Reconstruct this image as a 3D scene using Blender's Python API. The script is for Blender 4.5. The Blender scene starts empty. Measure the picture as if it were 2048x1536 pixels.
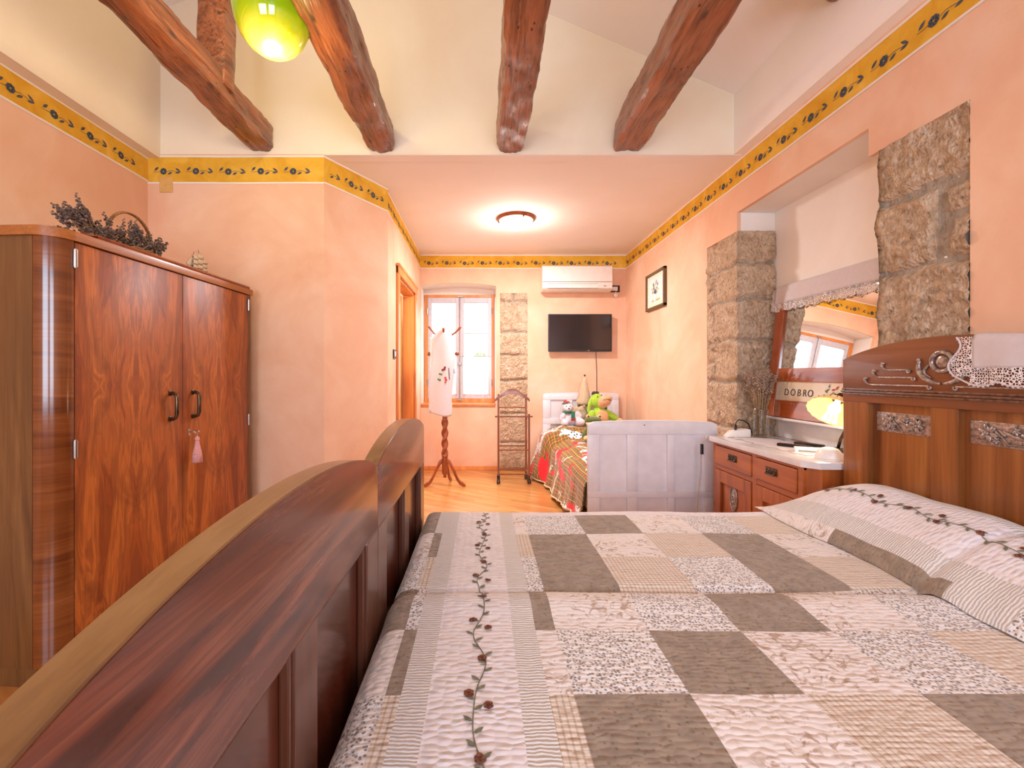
import bpy, bmesh, math, random
from mathutils import Vector, Matrix, noise, Euler
random.seed(7)
PI = math.pi
SC = bpy.context.scene
COL = SC.collection
# ------------------------------------------------------------------ camera model
F, VX, VY, CH = 900.0, 967.0, 750.0, 1.145      # focal length (px), vanishing point, eye height (m)
def W(px, py, d):
    return Vector(((px - VX) * d / F, d, CH - (py - VY) * d / F))

def S(r, g, b):
    f = lambda c: (c / 255 / 12.92) if c <= 10.3 else ((c / 255 + .055) / 1.055) ** 2.4
    return (f(r), f(g), f(b), 1.0)

# ------------------------------------------------------------------ mesh builder
class MB:
    def __init__(self):
        self.bm = bmesh.new()
        self.uv = self.bm.loops.layers.uv.new('UVMap')
    def _mat(self, faces, mi):
        for f in faces: f.material_index = mi
    def box(self, x0, x1, y0, y1, z0, z1, bev=0.0, mi=0, M=None, seg=2):
        r = bmesh.ops.create_cube(self.bm, size=1.0)
        vs = r['verts']
        T = Matrix.Translation(((x0+x1)/2, (y0+y1)/2, (z0+z1)/2)) @ Matrix.Diagonal((abs(x1-x0), abs(y1-y0), abs(z1-z0), 1))
        bmesh.ops.transform(self.bm, matrix=T, verts=vs)
        fs = {f for v in vs for f in v.link_faces}
        if bev > 0:
            es = list({e for v in vs for e in v.link_edges})
            g = bmesh.ops.bevel(self.bm, geom=es, offset=bev, segments=seg, profile=.6, affect='EDGES')
            vs = list({v for f in g['faces'] for v in f.verts} | {v for v in vs if v.is_valid})
            fs = {f for v in vs for f in v.link_faces}
        self._mat(fs, mi)
        if M is not None: bmesh.ops.transform(self.bm, matrix=M, verts=vs)
        return self
    def poly(self, pts, mi=0):
        f = self.bm.faces.new([self.bm.verts.new(p) for p in pts]); f.material_index = mi
        return self
    def prism(self, pts, d, mi=0, bev=0.0):
        """closed loop of 3D points extruded along vector d"""
        d = Vector(d)
        a = [self.bm.verts.new(p) for p in pts]
        b = [self.bm.verts.new(Vector(p) + d) for p in pts]
        n = len(pts); fs = [self.bm.faces.new(a[::-1]), self.bm.faces.new(b)]
        for i in range(n): fs.append(self.bm.faces.new((a[i], a[(i+1) % n], b[(i+1) % n], b[i])))
        self._mat(fs, mi)
        if bev > 0:
            es = list({e for f in fs[:2] for e in f.edges})
            g = bmesh.ops.bevel(self.bm, geom=es, offset=bev, segments=2, profile=.6, affect='EDGES')
            self._mat(g['faces'], mi)
        return self
    def tube(self, pts, r, seg=8, mi=0, closed=False, caps=True):
        pts = [Vector(p) for p in pts]; n = len(pts)
        rr = r if isinstance(r, (list, tuple)) else [r] * n
        rings = []; prev = None
        for i, p in enumerate(pts):
            t = (pts[(i+1) % n] - pts[i-1]) if closed else (pts[min(i+1, n-1)] - pts[max(i-1, 0)])
            if t.length < 1e-9: t = Vector((0, 0, 1))
            t.normalize()
            if prev is None:
                a = Vector((0, 0, 1)) if abs(t.z) < .9 else Vector((1, 0, 0))
                u = t.cross(a).normalized()
            else:
                u = (prev - t * prev.dot(t))
                u = u.normalized() if u.length > 1e-6 else t.orthogonal().normalized()
            prev = u; v = t.cross(u)
            rings.append([self.bm.verts.new(p + (u * math.cos(2*PI*k/seg) + v * math.sin(2*PI*k/seg)) * rr[i]) for k in range(seg)])
        fs = []
        for i in range(n if closed else n - 1):
            A, B = rings[i], rings[(i+1) % n]
            for k in range(seg): fs.append(self.bm.faces.new((A[k], A[(k+1) % seg], B[(k+1) % seg], B[k])))
        if caps and not closed:
            fs.append(self.bm.faces.new(rings[0][::-1])); fs.append(self.bm.faces.new(rings[-1]))
        self._mat(fs, mi); return self
    def lathe(self, prof, c=(0, 0, 0), seg=32, mi=0, M=None, fn=None):
        """prof = [(r,z)...]; fn(r,z,theta)->r ; closes ends where r>0"""
        c = Vector(c); rings = []; vs = []
        for r, z in prof:
            if r < 1e-5: ring = [self.bm.verts.new((0, 0, z))]
            else:
                ring = []
                for k in range(seg):
                    th = 2*PI*k/seg; q = fn(r, z, th) if fn else r
                    ring.append(self.bm.verts.new((q*math.cos(th), q*math.sin(th), z)))
            rings.append(ring); vs += ring
        fs = []
        for A, B in zip(rings, rings[1:]):
            if len(A) == 1 and len(B) == 1: continue
            for k in range(seg):
                k2 = (k+1) % seg
                if len(A) == 1: fs.append(self.bm.faces.new((A[0], B[k], B[k2])))
                elif len(B) == 1: fs.append(self.bm.faces.new((A[k], A[k2], B[0])))
                else: fs.append(self.bm.faces.new((A[k], A[k2], B[k2], B[k])))
        if len(rings[0]) > 1: fs.append(self.bm.faces.new(rings[0][::-1]))
        if len(rings[-1]) > 1: fs.append(self.bm.faces.new(rings[-1]))
        T = Matrix.Translation(c) @ (M if M is not None else Matrix())
        bmesh.ops.transform(self.bm, matrix=T, verts=vs)
        self._mat(fs, mi); return self
    def ell(self, c, r, rot=None, mi=0, u=16, v=10):
        g = bmesh.ops.create_uvsphere(self.bm, u_segments=u, v_segments=v, radius=1.0)
        rr = r if hasattr(r, '__len__') else (r, r, r)
        T = Matrix.Translation(Vector(c)) @ (Euler(rot).to_matrix().to_4x4() if rot else Matrix()) @ Matrix.Diagonal((*rr, 1))
        bmesh.ops.transform(self.bm, matrix=T, verts=g['verts'])
        self._mat({f for q in g['verts'] for f in q.link_faces}, mi); return self
    def grid(self, fn, us, vs, mi=0, uvs=None, mfn=None, closed_u=False):
        V = [[self.bm.verts.new(fn(u, v)) for v in vs] for u in us]
        nu = len(us)
        for i in range(nu if closed_u else nu - 1):
            i2 = (i+1) % nu
            for j in range(len(vs) - 1):
                q = self.bm.faces.new((V[i][j], V[i2][j], V[i2][j+1], V[i][j+1]))
                q.material_index = mfn((us[i]+us[i2])/2, (vs[j]+vs[j+1])/2) if mfn else mi
                if uvs:
                    for l, (a, b) in zip(q.loops, ((us[i], vs[j]), (us[i2], vs[j]), (us[i2], vs[j+1]), (us[i], vs[j+1]))):
                        l[self.uv].uv = uvs(a, b)
        return self
    def mesh(self, name):
        bmesh.ops.recalc_face_normals(self.bm, faces=self.bm.faces[:])
        me = bpy.data.meshes.new(name); self.bm.to_mesh(me); self.bm.free(); return me

def lin(a, b, n): return [a + (b - a) * i / n for i in range(n + 1)]
def sm(t): t = max(0., min(1., t)); return t*t*(3-2*t)

WM = {}
def link(o): COL.objects.link(o); return o
def obj(name, mb, mats, parent=None, smooth=False, local=False, label=None):
    me = mb.mesh(name) if isinstance(mb, MB) else mb
    for m in (mats if isinstance(mats, (list, tuple)) else [mats]): me.materials.append(m)
    if smooth:
        me.polygons.foreach_set('use_smooth', [True] * len(me.polygons))
        if smooth == 'auto':
            b = bmesh.new(); b.from_mesh(me)
            for e in b.edges:
                if len(e.link_faces) == 2 and e.calc_face_angle(0) > math.radians(38): e.smooth = False
            b.to_mesh(me); b.free()
    o = link(bpy.data.objects.new(name, me)); WM[o.name] = Matrix()
    if parent is not None:
        o.parent = parent
        if local: WM[o.name] = WM[parent.name]
        else: o.matrix_parent_inverse = WM[parent.name].inverted()
    if label: o['label'] = label
    return o
def tag(o, label, cat, group=None):
    o['label'] = label; o['category'] = cat
    if group: o['group'] = group
    return o
def thing(name, label, cat, loc, rz=0, group=None):
    o = link(bpy.data.objects.new(name, None)); o.location = loc; o.rotation_euler = (0, 0, rz); o.empty_display_size = .1
    WM[o.name] = Matrix.Translation(loc) @ Matrix.Rotation(rz, 4, 'Z')
    return tag(o, label, cat, group)
def struct(name, mb, mats, smooth=False):
    o = obj(name, mb, mats, smooth=smooth); o['kind'] = 'structure'; return o
def rebase(o):
    """put a single-mesh thing's origin at its base"""
    me = o.data; vs = [v.co for v in me.vertices]
    c = Vector(((min(v.x for v in vs)+max(v.x for v in vs))/2, (min(v.y for v in vs)+max(v.y for v in vs))/2, min(v.z for v in vs)))
    me.transform(Matrix.Translation(-c)); o.location = c; WM[o.name] = Matrix.Translation(c); return o
def solid(o, t, off=0):
    m = o.modifiers.new('thick', 'SOLIDIFY'); m.thickness = t; m.offset = off; return o
def subd(o, n=1):
    m = o.modifiers.new('sub', 'SUBSURF'); m.levels = n; m.render_levels = n; return o
def remesh(o, v=.008, it=6):
    m = o.modifiers.new('fuse', 'REMESH'); m.mode = 'VOXEL'; m.voxel_size = v; m.use_smooth_shade = True
    s = o.modifiers.new('soft', 'SMOOTH'); s.iterations = it; s.factor = .5; return o
def text_mesh(s, size, M, depth=.0008):
    cu = bpy.data.curves.new('t', 'FONT'); cu.body = s; cu.size = size; cu.extrude = depth; cu.align_x = 'CENTER'; cu.align_y = 'CENTER'
    o = bpy.data.objects.new('t', cu); COL.objects.link(o)
    dg = bpy.context.evaluated_depsgraph_get(); dg.update()
    me = bpy.data.meshes.new_from_object(o.evaluated_get(dg)); bpy.data.objects.remove(o); bpy.data.curves.remove(cu)
    me.materials.clear(); me.transform(M); return me
# ------------------------------------------------------------------ materials
class NT:
    def __init__(self, name):
        self.m = bpy.data.materials.new(name); self.m.use_nodes = True
        self.t = self.m.node_tree; self.b = self.t.nodes['Principled BSDF']; self.out = self.t.nodes['Material Output']
    def n(self, typ, ins=None, **kw):
        d = self.t.nodes.new(typ)
        for k, v in kw.items(): setattr(d, k, v)
        for k, v in (ins or {}).items():
            if isinstance(v, bpy.types.NodeSocket): self.t.links.new(v, d.inputs[k])
            else: d.inputs[k].default_value = v
        return d
    def obj(self): return self.n('ShaderNodeTexCoord').outputs['Object']
    def uvc(self): return self.n('ShaderNodeTexCoord').outputs['UV']
    def mapp(self, v, scale=(1, 1, 1), rot=(0, 0, 0), loc=(0, 0, 0)):
        return self.n('ShaderNodeMapping', {'Vector': v, 'Scale': scale, 'Rotation': rot, 'Location': loc}).outputs[0]
    def noise(self, v, s, d=4, dist=0, rough=.5):
        return self.n('ShaderNodeTexNoise', {'Vector': v, 'Scale': s, 'Detail': d, 'Distortion': dist, 'Roughness': rough}).outputs['Fac']
    def vor(self, v, s, feature='F1', out='Distance', rnd=1.0):
        return self.n('ShaderNodeTexVoronoi', {'Vector': v, 'Scale': s, 'Randomness': rnd}, feature=feature).outputs[out]
    def ramp(self, f, stops, const=False):
        r = self.n('ShaderNodeValToRGB', {'Fac': f}); e = r.color_ramp.elements
        if const: r.color_ramp.interpolation = 'CONSTANT'
        while len(e) < len(stops): e.new(.5)
        for k, (p, c) in enumerate(stops): e[k].position = p; e[k].color = c if len(c) == 4 else (*c, 1)
        return r.outputs['Color']
    def math(self, op, a, b=0.0, c=0.0, clamp=False):
        d = self.n('ShaderNodeMath', {0: a, 1: b, 2: c}, operation=op, use_clamp=clamp); return d.outputs[0]
    def mix(self, f, a, b, mode='MIX'):
        d = self.n('ShaderNodeMix', None, data_type='RGBA', blend_type=mode)
        for k, v in ((0, f), (6, a), (7, b)):
            if isinstance(v, bpy.types.NodeSocket): self.t.links.new(v, d.inputs[k])
            else: d.inputs[k].default_value = v
        return d.outputs[2]
    def sep(self, v): return self.n('ShaderNodeSeparateXYZ', {0: v}).outputs
    def comb(self, x, y, z): return self.n('ShaderNodeCombineXYZ', {0: x, 1: y, 2: z}).outputs[0]
    def bump(self, h, strength=.3, dist=.01):
        self.t.links.new(self.n('ShaderNodeBump', {'Height': h, 'Strength': strength, 'Distance': dist}).outputs[0], self.b.inputs['Normal'])
    def set(self, **kw):
        names = {'base': 'Base Color', 'rough': 'Roughness', 'metal': 'Metallic', 'spec': 'Specular IOR Level', 'coat': 'Coat Weight',
                 'coat_r': 'Coat Roughness', 'trans': 'Transmission Weight', 'ior': 'IOR', 'alpha': 'Alpha', 'emit': 'Emission Color',
                 'es': 'Emission Strength', 'sheen': 'Sheen Weight', 'sss': 'Subsurface Weight'}
        for k, v in kw.items():
            i = self.b.inputs[names[k]]
            if isinstance(v, bpy.types.NodeSocket): self.t.links.new(v, i)
            else: i.default_value = v
        return self.m
BLK, WHT = (0, 0, 0, 1), (1, 1, 1, 1)

def plain(name, c, rough=.5, metal=0, coat=0, var=.06, scale=30, bump=0, **kw):
    t = NT(name); v = t.obj(); f = t.noise(v, scale, 3)
    d = tuple(max(0, x * (1 - var * 2.2)) for x in c[:3]) + (1,)
    l = tuple(min(1, x * (1 + var)) for x in c[:3]) + (1,)
    t.set(base=t.ramp(f, [(.3, d), (.7, l)]), rough=rough, metal=metal, coat=coat, coat_r=.15, **kw)
    if bump: t.bump(t.noise(v, scale * 3, 3), bump, .003)
    return t.m

def plaster(name, c1, c2, c3, s=1.6, bump=.12):
    t = NT(name); v = t.obj()
    f = t.noise(v, s, 6, .8, .6); g = t.noise(t.mapp(v, (1, 1, 1), loc=(3, 1, 7)), s * 3.3, 5, .5)
    a = t.ramp(f, [(.32, c1), (.52, c2), (.7, c3)])
    col = t.mix(t.ramp(g, [(.35, BLK), (.75, (.5, .5, .5, 1))]), a, c1)
    t.set(base=col, rough=.85, spec=.2); t.bump(t.noise(v, 60, 4), bump, .004); return t.m

def wood(name, dark, mid, light, axis='z', s=1.0, rough=.35, coat=.3, contrast=1.0, pores=.25, bump=.05):
    t = NT(name); v = t.obj()
    st = {'x': (.09, 1, 1), 'y': (1, .09, 1), 'z': (1, 1, .09), 'xy': (.09, .09, 1)}[axis]
    st2 = {'x': (.03, 1, 1), 'y': (1, .03, 1), 'z': (1, 1, .03), 'xy': (.03, .03, 1)}[axis]
    warp = t.noise(t.mapp(v, st), 4 * s, 3, 1.2)
    f = t.noise(t.mapp(v, st), 9 * s, 4, 1.6, .55)
    g = t.noise(t.mapp(v, st2), 90 * s, 3, .3, .6)
    a = t.ramp(f, [(.5 - .22 / contrast, dark), (.5, mid), (.5 + .2 / contrast, light)])
    a = t.mix(t.ramp(warp, [(.4, BLK), (.7, (.6, .6, .6, 1))]), a, mid)
    col = t.mix(t.ramp(g, [(.38, (pores, pores, pores, 1)), (.55, BLK)]), a, dark)
    t.set(base=col, rough=rough, coat=coat, coat_r=.12); t.bump(g, bump, .002); return t.m

def burl(name, w, z0):
    """book-matched walnut veneer: mirrored left/right and above/below"""
    t = NT(name); o = t.sep(t.obj())
    px = t.math('PINGPONG', o[0], w / 2); pz = t.math('ABSOLUTE', t.math('SUBTRACT', o[2], z0))
    v = t.comb(px, 0.0, t.math('MULTIPLY', pz, .42))
    w1 = t.noise(v, 3.0, 3, .6, .5)
    v2 = t.comb(t.math('ADD', px, t.math('MULTIPLY', w1, .3)), 0.0, t.math('MULTIPLY', pz, .17))
    n1 = t.noise(v2, 6.0, 4, 1.1, .6)
    lines = t.math('SINE', t.math('MULTIPLY', n1, 62.0))
    fine = t.noise(t.comb(t.math('MULTIPLY', px, 1.0), 0.0, t.math('MULTIPLY', pz, .05)), 150, 3, .5)
    cloud = t.noise(t.comb(px, 0.0, t.math('MULTIPLY', pz, .38)), 4.6, 4, 1.2, .6)
    a = t.ramp(n1, [(.30, S(116, 52, 18)), (.43, S(172, 86, 34)), (.56, S(202, 114, 48)), (.70, S(156, 74, 28))])
    a = t.mix(t.ramp(lines, [(.0, (.30, .30, .30, 1)), (.30, BLK)]), a, S(84, 36, 16))
    a = t.mix(t.ramp(cloud, [(.48, BLK), (.68, (.85, .85, .85, 1))]), a, S(86, 36, 16))
    a = t.mix(t.ramp(fine, [(.35, (.4, .4, .4, 1)), (.6, BLK)]), a, S(110, 48, 18))
    return t.set(base=a, rough=.42, coat=.12, coat_r=.3)

def stone_mat(name, c1, c2, c3, mortar=False):
    t = NT(name); v = t.obj()
    f = t.noise(v, 9, 6, 1.2, .65); g = t.noise(v, 45, 5, .6, .7)
    a = t.ramp(f, [(.3, c1), (.5, c2), (.68, c3)])
    a = t.mix(t.ramp(g, [(.35, (.55, .55, .55, 1)), (.5, BLK)]), a, tuple(x * .6 for x in c1[:3]) + (1,))
    t.set(base=a, rough=.95, spec=.15)
    h = t.math('ADD', t.noise(v, 30, 6, .8, .75), t.math('MULTIPLY', t.vor(t.mapp(v, (1, 1.7, .8), (.6, 0, 0)), 52), .9))
    t.bump(h, 1.0 if not mortar else .4, .016); return t.m

def quilt_fab(name, kind):
    t = NT(name); v = t.obj(); o = t.sep(v)
    jit = t.noise(v, 30, 2)
    if kind == 'brown':
        c = t.mix(t.ramp(t.vor(v, 75), [(.16, (.75, .75, .75, 1)), (.3, BLK)]), t.ramp(jit, [(.35, S(142, 124, 106)), (.65, S(160, 141, 122))]), S(112, 97, 82))
    elif kind == 'floral':
        f = t.noise(v, 24, 4, 2.2, .6); r = t.noise(v, 9, 2, .6)
        k = t.math('MULTIPLY', t.ramp(f, [(.52, BLK), (.6, WHT)]), t.ramp(r, [(.42, BLK), (.52, WHT)]))
        c = t.mix(t.math('MULTIPLY', k, .85), S(232, 222, 216), S(172, 140, 114))
    elif kind == 'dots':
        d = t.vor(v, 150); pick = t.sep(t.vor(v, 150, out='Color'))[0]
        k = t.math('MULTIPLY', t.ramp(t.math('ADD', d, t.math('MULTIPLY', jit, .25)), [(.46, WHT), (.66, BLK)]), t.ramp(pick, [(.12, BLK), (.2, WHT)]))
        c = t.mix(t.math('MULTIPLY', k, .85), S(232, 226, 222), t.ramp(pick, [(.4, S(96, 84, 80)), (1, S(160, 142, 132))]))
    elif kind in ('check', 'beige'):
        s = 520 if kind == 'check' else 360
        a = t.ramp(t.math('SINE', t.math('MULTIPLY', o[0], s)), [(.3, BLK), (.7, WHT)])
        b = t.ramp(t.math('SINE', t.math('MULTIPLY', o[1], s)), [(.3, BLK), (.7, WHT)])
        k = t.math('MULTIPLY', t.math('ADD', a, b), .5)
        c = t.mix(k, S(226, 210, 194), S(176, 152, 128) if kind == 'check' else S(192, 170, 148))
    elif kind == 'ruled':
        w = t.math('ADD', t.math('MULTIPLY', o[1], 780.), t.math('MULTIPLY', t.noise(v, 40, 2), 9.0))
        c = t.mix(t.ramp(t.math('SINE', w), [(.3, BLK), (1.0, (.45, .45, .45, 1))]), S(226, 219, 213), S(150, 134, 120))
    else:
        c = t.ramp(jit, [(.3, S(226, 216, 216)), (.7, S(234, 226, 226))])
    t.set(base=c, rough=.9, spec=.15, sheen=.25)
    # puffy hand-stitched rows
    wv = t.n('ShaderNodeVectorMath', {0: v, 1: t.comb(0.0, t.math('MULTIPLY', t.noise(v, 16, 2), .022), 0.0)}, operation='ADD').outputs[0]
    pf = t.n('ShaderNodeTexVoronoi', {'Vector': t.mapp(wv, (42, 74, 42)), 'Scale': 1.0, 'Smoothness': .25, 'Randomness': .55}, feature='SMOOTH_F1').outputs['Distance']
    if kind == 'ruled': pf = t.math('ADD', t.math('MULTIPLY', pf, .5), t.math('MULTIPLY', t.math('SINE', w), -.28))
    t.bump(t.math('MULTIPLY', pf, -1.0), .85, .0085 if kind != 'ruled' else .004); return t.m

def tartan(name):
    t = NT(name); v = t.uvc(); o = t.sep(v)
    def band(x, k):
        f = t.math('FRACT', t.math('MULTIPLY', x, k))
        return t.ramp(f, [(0, S(44, 96, 64)), (.24, S(196, 56, 44)), (.34, S(70, 92, 58)), (.45, S(250, 206, 60)), (.55, S(62, 96, 70)), (.7, S(204, 70, 50)), (.84, S(44, 66, 60)), (.94, S(246, 200, 80))], True)
    a = t.mix(.5, band(o[0], 15.), band(o[1], 15.))
    p = t.noise(t.mapp(v, (1, 1.15, 1)), 3.6, 2, .7, .5); q = t.noise(t.mapp(v, (1.2, 1, 1), loc=(4, 2, 0)), 3.6, 2, .6, .5)
    spots = t.ramp(t.vor(v, 34), [(.26, (.02, .02, .02, 1)), (.33, (.85, .82, .82, 1))])
    a = t.mix(t.ramp(q, [(.60, BLK), (.61, WHT)]), a, S(232, 48, 56))
    edge = t.ramp(p, [(.575, BLK), (.585, WHT)])
    a = t.mix(edge, a, spots)
    t.set(base=a, rough=.9, spec=.1, sheen=.2); t.bump(t.noise(v, 160, 3), .15, .003); return t.m

def lace(name, c=S(238, 230, 228), s=150, th=.11, lo=.1):
    """crocheted net: an open thread mesh"""
    t = NT(name); v = t.obj()
    d = t.vor(v, s, 'DISTANCE_TO_EDGE', rnd=.75)
    t.set(base=c, rough=.9, spec=.1, alpha=t.ramp(d, [(th, WHT), (th + .03, BLK)]))
    return t.m

def cloth(name, c, tl=.3, folds=.1):
    t = NT(name); v = t.obj()
    t.set(base=t.ramp(t.noise(v, 40, 3), [(.3, tuple(x*.94 for x in c[:3])+(1,)), (.7, c)]), rough=.9, spec=.1)
    t.bump(t.noise(v, 500, 2), .15, .001)
    tr = t.n('ShaderNodeBsdfTranslucent', {'Color': c})
    mx = t.n('ShaderNodeMixShader', {0: tl, 1: t.b.outputs[0], 2: tr.outputs[0]})
    t.t.links.new(mx.outputs[0], t.out.inputs[0]); return t.m

def glass(name, c=(1, 1, 1, 1), tint=.92):
    t = NT(name)
    tb = t.n('ShaderNodeBsdfTransparent', {'Color': (c[0]*tint, c[1]*tint, c[2]*tint, 1)})
    gl = t.n('ShaderNodeBsdfGlossy', {'Color': WHT, 'Roughness': .02})
    fr = t.math('ADD', t.math('MULTIPLY', t.math('POWER', t.n('ShaderNodeLayerWeight', {'Blend': .5}).outputs['Facing'], 2.2), .8), .05)
    mx = t.n('ShaderNodeMixShader', {0: fr, 1: tb.outputs[0], 2: gl.outputs[0]})
    t.t.links.new(mx.outputs[0], t.out.inputs[0]); return t.m

def glow(name, c, st, rough=.2, base=None):
    t = NT(name); t.set(base=base or c, emit=c, es=st, rough=rough, coat=.3); return t.m

M = {}
M['wall'] = plaster('peach_limewash', S(230, 180, 147), S(238, 198, 167), S(242, 209, 185))
M['upper'] = plaster('cream_plaster', S(236, 222, 198), S(240, 228, 206), S(244, 234, 216), 1.0, .06)
M['ceil'] = plaster('pinkish_white_plaster', S(244, 236, 230), S(247, 240, 235), S(249, 244, 240), 1.0, .05)
M['white'] = plaster('white_plaster', S(236, 228, 218), S(240, 232, 224), S(244, 238, 232), 2.0, .1)
def yellow():
    t = NT('ochre_frieze_paint'); v = t.obj(); f = t.noise(v, 7, 5, .8, .6)
    t.set(base=t.ramp(f, [(.3, S(214, 158, 44)), (.55, S(228, 178, 62)), (.75, S(238, 194, 88))]), rough=.85, spec=.2); return t.m
M['ochre'] = yellow()
M['motif'] = plain('slate_blue_paint', S(78, 88, 98), .85, var=.15, scale=60)
M['stone'] = stone_mat('rough_limestone', S(188, 156, 126), S(222, 192, 160), S(236, 212, 184))
M['mortar'] = stone_mat('grey_mortar', S(146, 132, 116), S(164, 150, 134), S(180, 166, 150), True)
def parquet():
    t = NT('oak_parquet'); v = t.obj(); m = t.mapp(v, (1, 1, 1), (0, 0, math.radians(32)))
    br = t.n('ShaderNodeTexBrick', {'Vector': m, 'Scale': 1.0, 'Color1': S(200, 138, 70), 'Color2': S(226, 170, 100), 'Mortar': S(130, 80, 36), 'Mortar Size': .0012, 'Brick Width': .45, 'Row Height': .062, 'Bias': 0.0}, offset=.37)
    g = t.noise(t.mapp(m, (.06, 1, 1)), 60, 4, .6); b2 = t.noise(t.mapp(m, (2.2, 16, 1)), 1, 0)
    c = t.mix(t.ramp(g, [(.35, (.45, .45, .45, 1)), (.6, BLK)]), br.outputs[0], S(168, 96, 40))
    c = t.mix(t.ramp(b2, [(.35, (.5, .5, .5, 1)), (.6, BLK)]), c, S(178, 104, 46))
    t.set(base=c, rough=.28, coat=.3, coat_r=.15); return t.m
M['floor'] = parquet()
def beam_mat():
    t = NT('varnished_old_beam'); v = t.obj()
    f = t.noise(t.mapp(v, (1, .14, 1)), 11, 5, 1.6, .6); g = t.noise(t.mapp(v, (1, .05, 1)), 55, 4, .8, .6)
    kn = t.vor(t.mapp(v, (1, .4, 1)), 11); hole = t.vor(t.mapp(v, (1, .55, 1)), 34); big = t.noise(v, 6, 3)
    a = t.ramp(f, [(.28, S(86, 42, 22)), (.45, S(138, 76, 42)), (.6, S(168, 100, 62)), (.75, S(122, 64, 34))])
    a = t.mix(t.ramp(g, [(.36, (.7, .7, .7, 1)), (.5, BLK)]), a, S(66, 24, 8))
    hk = t.math('MULTIPLY', t.ramp(hole, [(.13, WHT), (.2, BLK)]), t.ramp(big, [(.5, BLK), (.56, WHT)]))
    a = t.mix(t.math('MAXIMUM', hk, t.ramp(kn, [(.07, (.85, .85, .85, 1)), (.16, BLK)])), a, S(38, 16, 8))
    t.set(base=a, rough=.33, coat=.35, coat_r=.2)
    t.bump(t.math('ADD', t.math('MULTIPLY', f, .8), g), .55, .012); return t.m
M['beam'] = beam_mat()
M['burl'] = burl('bookmatched_walnut', .565, 1.10)
M['walnut'] = wood('walnut_veneer', S(82, 52, 26), S(114, 76, 40), S(132, 92, 52), 'z', 1.3, .38, .15)
M['walnut_h'] = wood('crossgrain_walnut_veneer', S(88, 42, 18), S(122, 66, 30), S(140, 82, 42), 'xy', 1.3, .16, .5)
M['walnut_x'] = wood('walnut_cornice', S(120, 66, 26), S(168, 100, 46), S(190, 122, 62), 'x', 1.3, .3, .3)
M['bed_y'] = wood('old_cherry_rail', S(66, 28, 18), S(112, 56, 36), S(142, 82, 56), 'y', 1.6, .26, .35, 1.5, .45)
M['bed_top'] = wood('light_walnut_edge', S(92, 58, 30), S(128, 88, 48), S(148, 106, 62), 'y', 1.0, .34, .3)  # footboard capping, a lighter brown than the rail
M['bed_z'] = wood('old_cherry_upright', S(66, 34, 22), S(98, 56, 38), S(122, 78, 54), 'z', .9, .28, .35)
M['bed_panel'] = wood('dark_cherry_panel', S(56, 22, 14), S(86, 40, 26), S(108, 58, 40), 'z', .7, .22, .5)
M['head_y'] = wood('cherry_headboard_rail', S(88, 44, 22), S(130, 74, 42), S(150, 92, 56), 'y', .7, .3, .3)
M['head_z'] = wood('honey_cherry_upright', S(96, 50, 20), S(146, 86, 40), S(172, 112, 58), 'z', .7, .26, .35)
M['dresser'] = wood('orange_cherry', S(134, 66, 28), S(180, 98, 44), S(196, 116, 58), 'y', .8, .3, .3)
M['dresser_z'] = wood('orange_cherry_upright', S(128, 62, 24), S(176, 94, 42), S(192, 112, 54), 'z', .8, .3, .3)
M['mirror_wood'] = wood('mirror_cherry', S(120, 50, 20), S(166, 80, 36), S(186, 98, 48), 'z', .8, .12, .8)
M['mirror_rail'] = wood('mirror_cherry_rail', S(120, 50, 20), S(166, 80, 36), S(186, 98, 48), 'y', .8, .1, .9)
M['pine'] = wood('orange_pine', S(196, 110, 44), S(226, 142, 68), S(238, 164, 92), 'z', .8, .4, .2)
M['door'] = wood('honey_door', S(206, 138, 44), S(226, 160, 62), S(236, 176, 82), 'z', .6, .35, .3)
M['turned'] = wood('turned_red_beech', S(110, 46, 22), S(150, 72, 38), S(170, 90, 52), 'z', 1.2, .3, .4)
M['valet'] = wood('varnished_beech', S(98, 48, 26), S(134, 74, 44), S(152, 92, 58), 'z', 1.2, .3, .3)
M['bronze'] = plain('dark_bronze', S(96, 76, 56), .3, .85, var=.2)
M['pewter'] = plain('carved_silvered_metal', S(176, 156, 144), .28, .4, .4, var=.3, scale=80)
M['carve'] = plain('dark_carved_wood', S(118, 80, 62), .25, .1, .6, var=.3, scale=60, bump=.3)
M['steel'] = plain('nickel', S(190, 188, 184), .25, .95)
M['iron'] = plain('black_iron', S(44, 36, 32), .45, .5)
M['black'] = plain('black_plastic', S(28, 26, 28), .35)
M['screen'] = plain('dark_screen', S(30, 22, 26), .12, coat=.5, var=.02)
M['acw'] = plain('white_plastic', S(240, 232, 224), .35, var=.02)
M['wpaint'] = plain('white_painted_wood', S(232, 228, 232), .4, coat=.15, var=.03, scale=14)
M['sash'] = plain('grey_white_sash_paint', S(206, 202, 208), .5, var=.04)
M['glass'] = glass('window_glass'); M['mug'] = glass('clear_mug_glass', (.97, .98, .96, 1), .93)
M['curtain'] = cloth('sheer_curtain', S(240, 240, 238), .6)
M['linen'] = cloth('white_linen', S(236, 226, 226), .25)
M['lace'] = lace('crochet_lace'); M['lace2'] = lace('crochet_lace_fine', s=130, th=.10)
M['quilt'] = [quilt_fab('quilt_' + k, k) for k in ('brown', 'floral', 'dots', 'check', 'beige', 'white', 'ruled')]
M['tartan'] = tartan('printed_tartan_fleece'); M['hem'] = plain('cream_hem', S(226, 206, 176), .9)
M['matt'] = cloth('mattress_ticking', S(222, 214, 206), .0)
M['rose'] = plain('brown_embroidery', S(136, 80, 56), .9, var=.3, scale=200)
M['vine'] = plain('olive_embroidery', S(126, 122, 96), .9, var=.2, scale=100)
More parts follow.
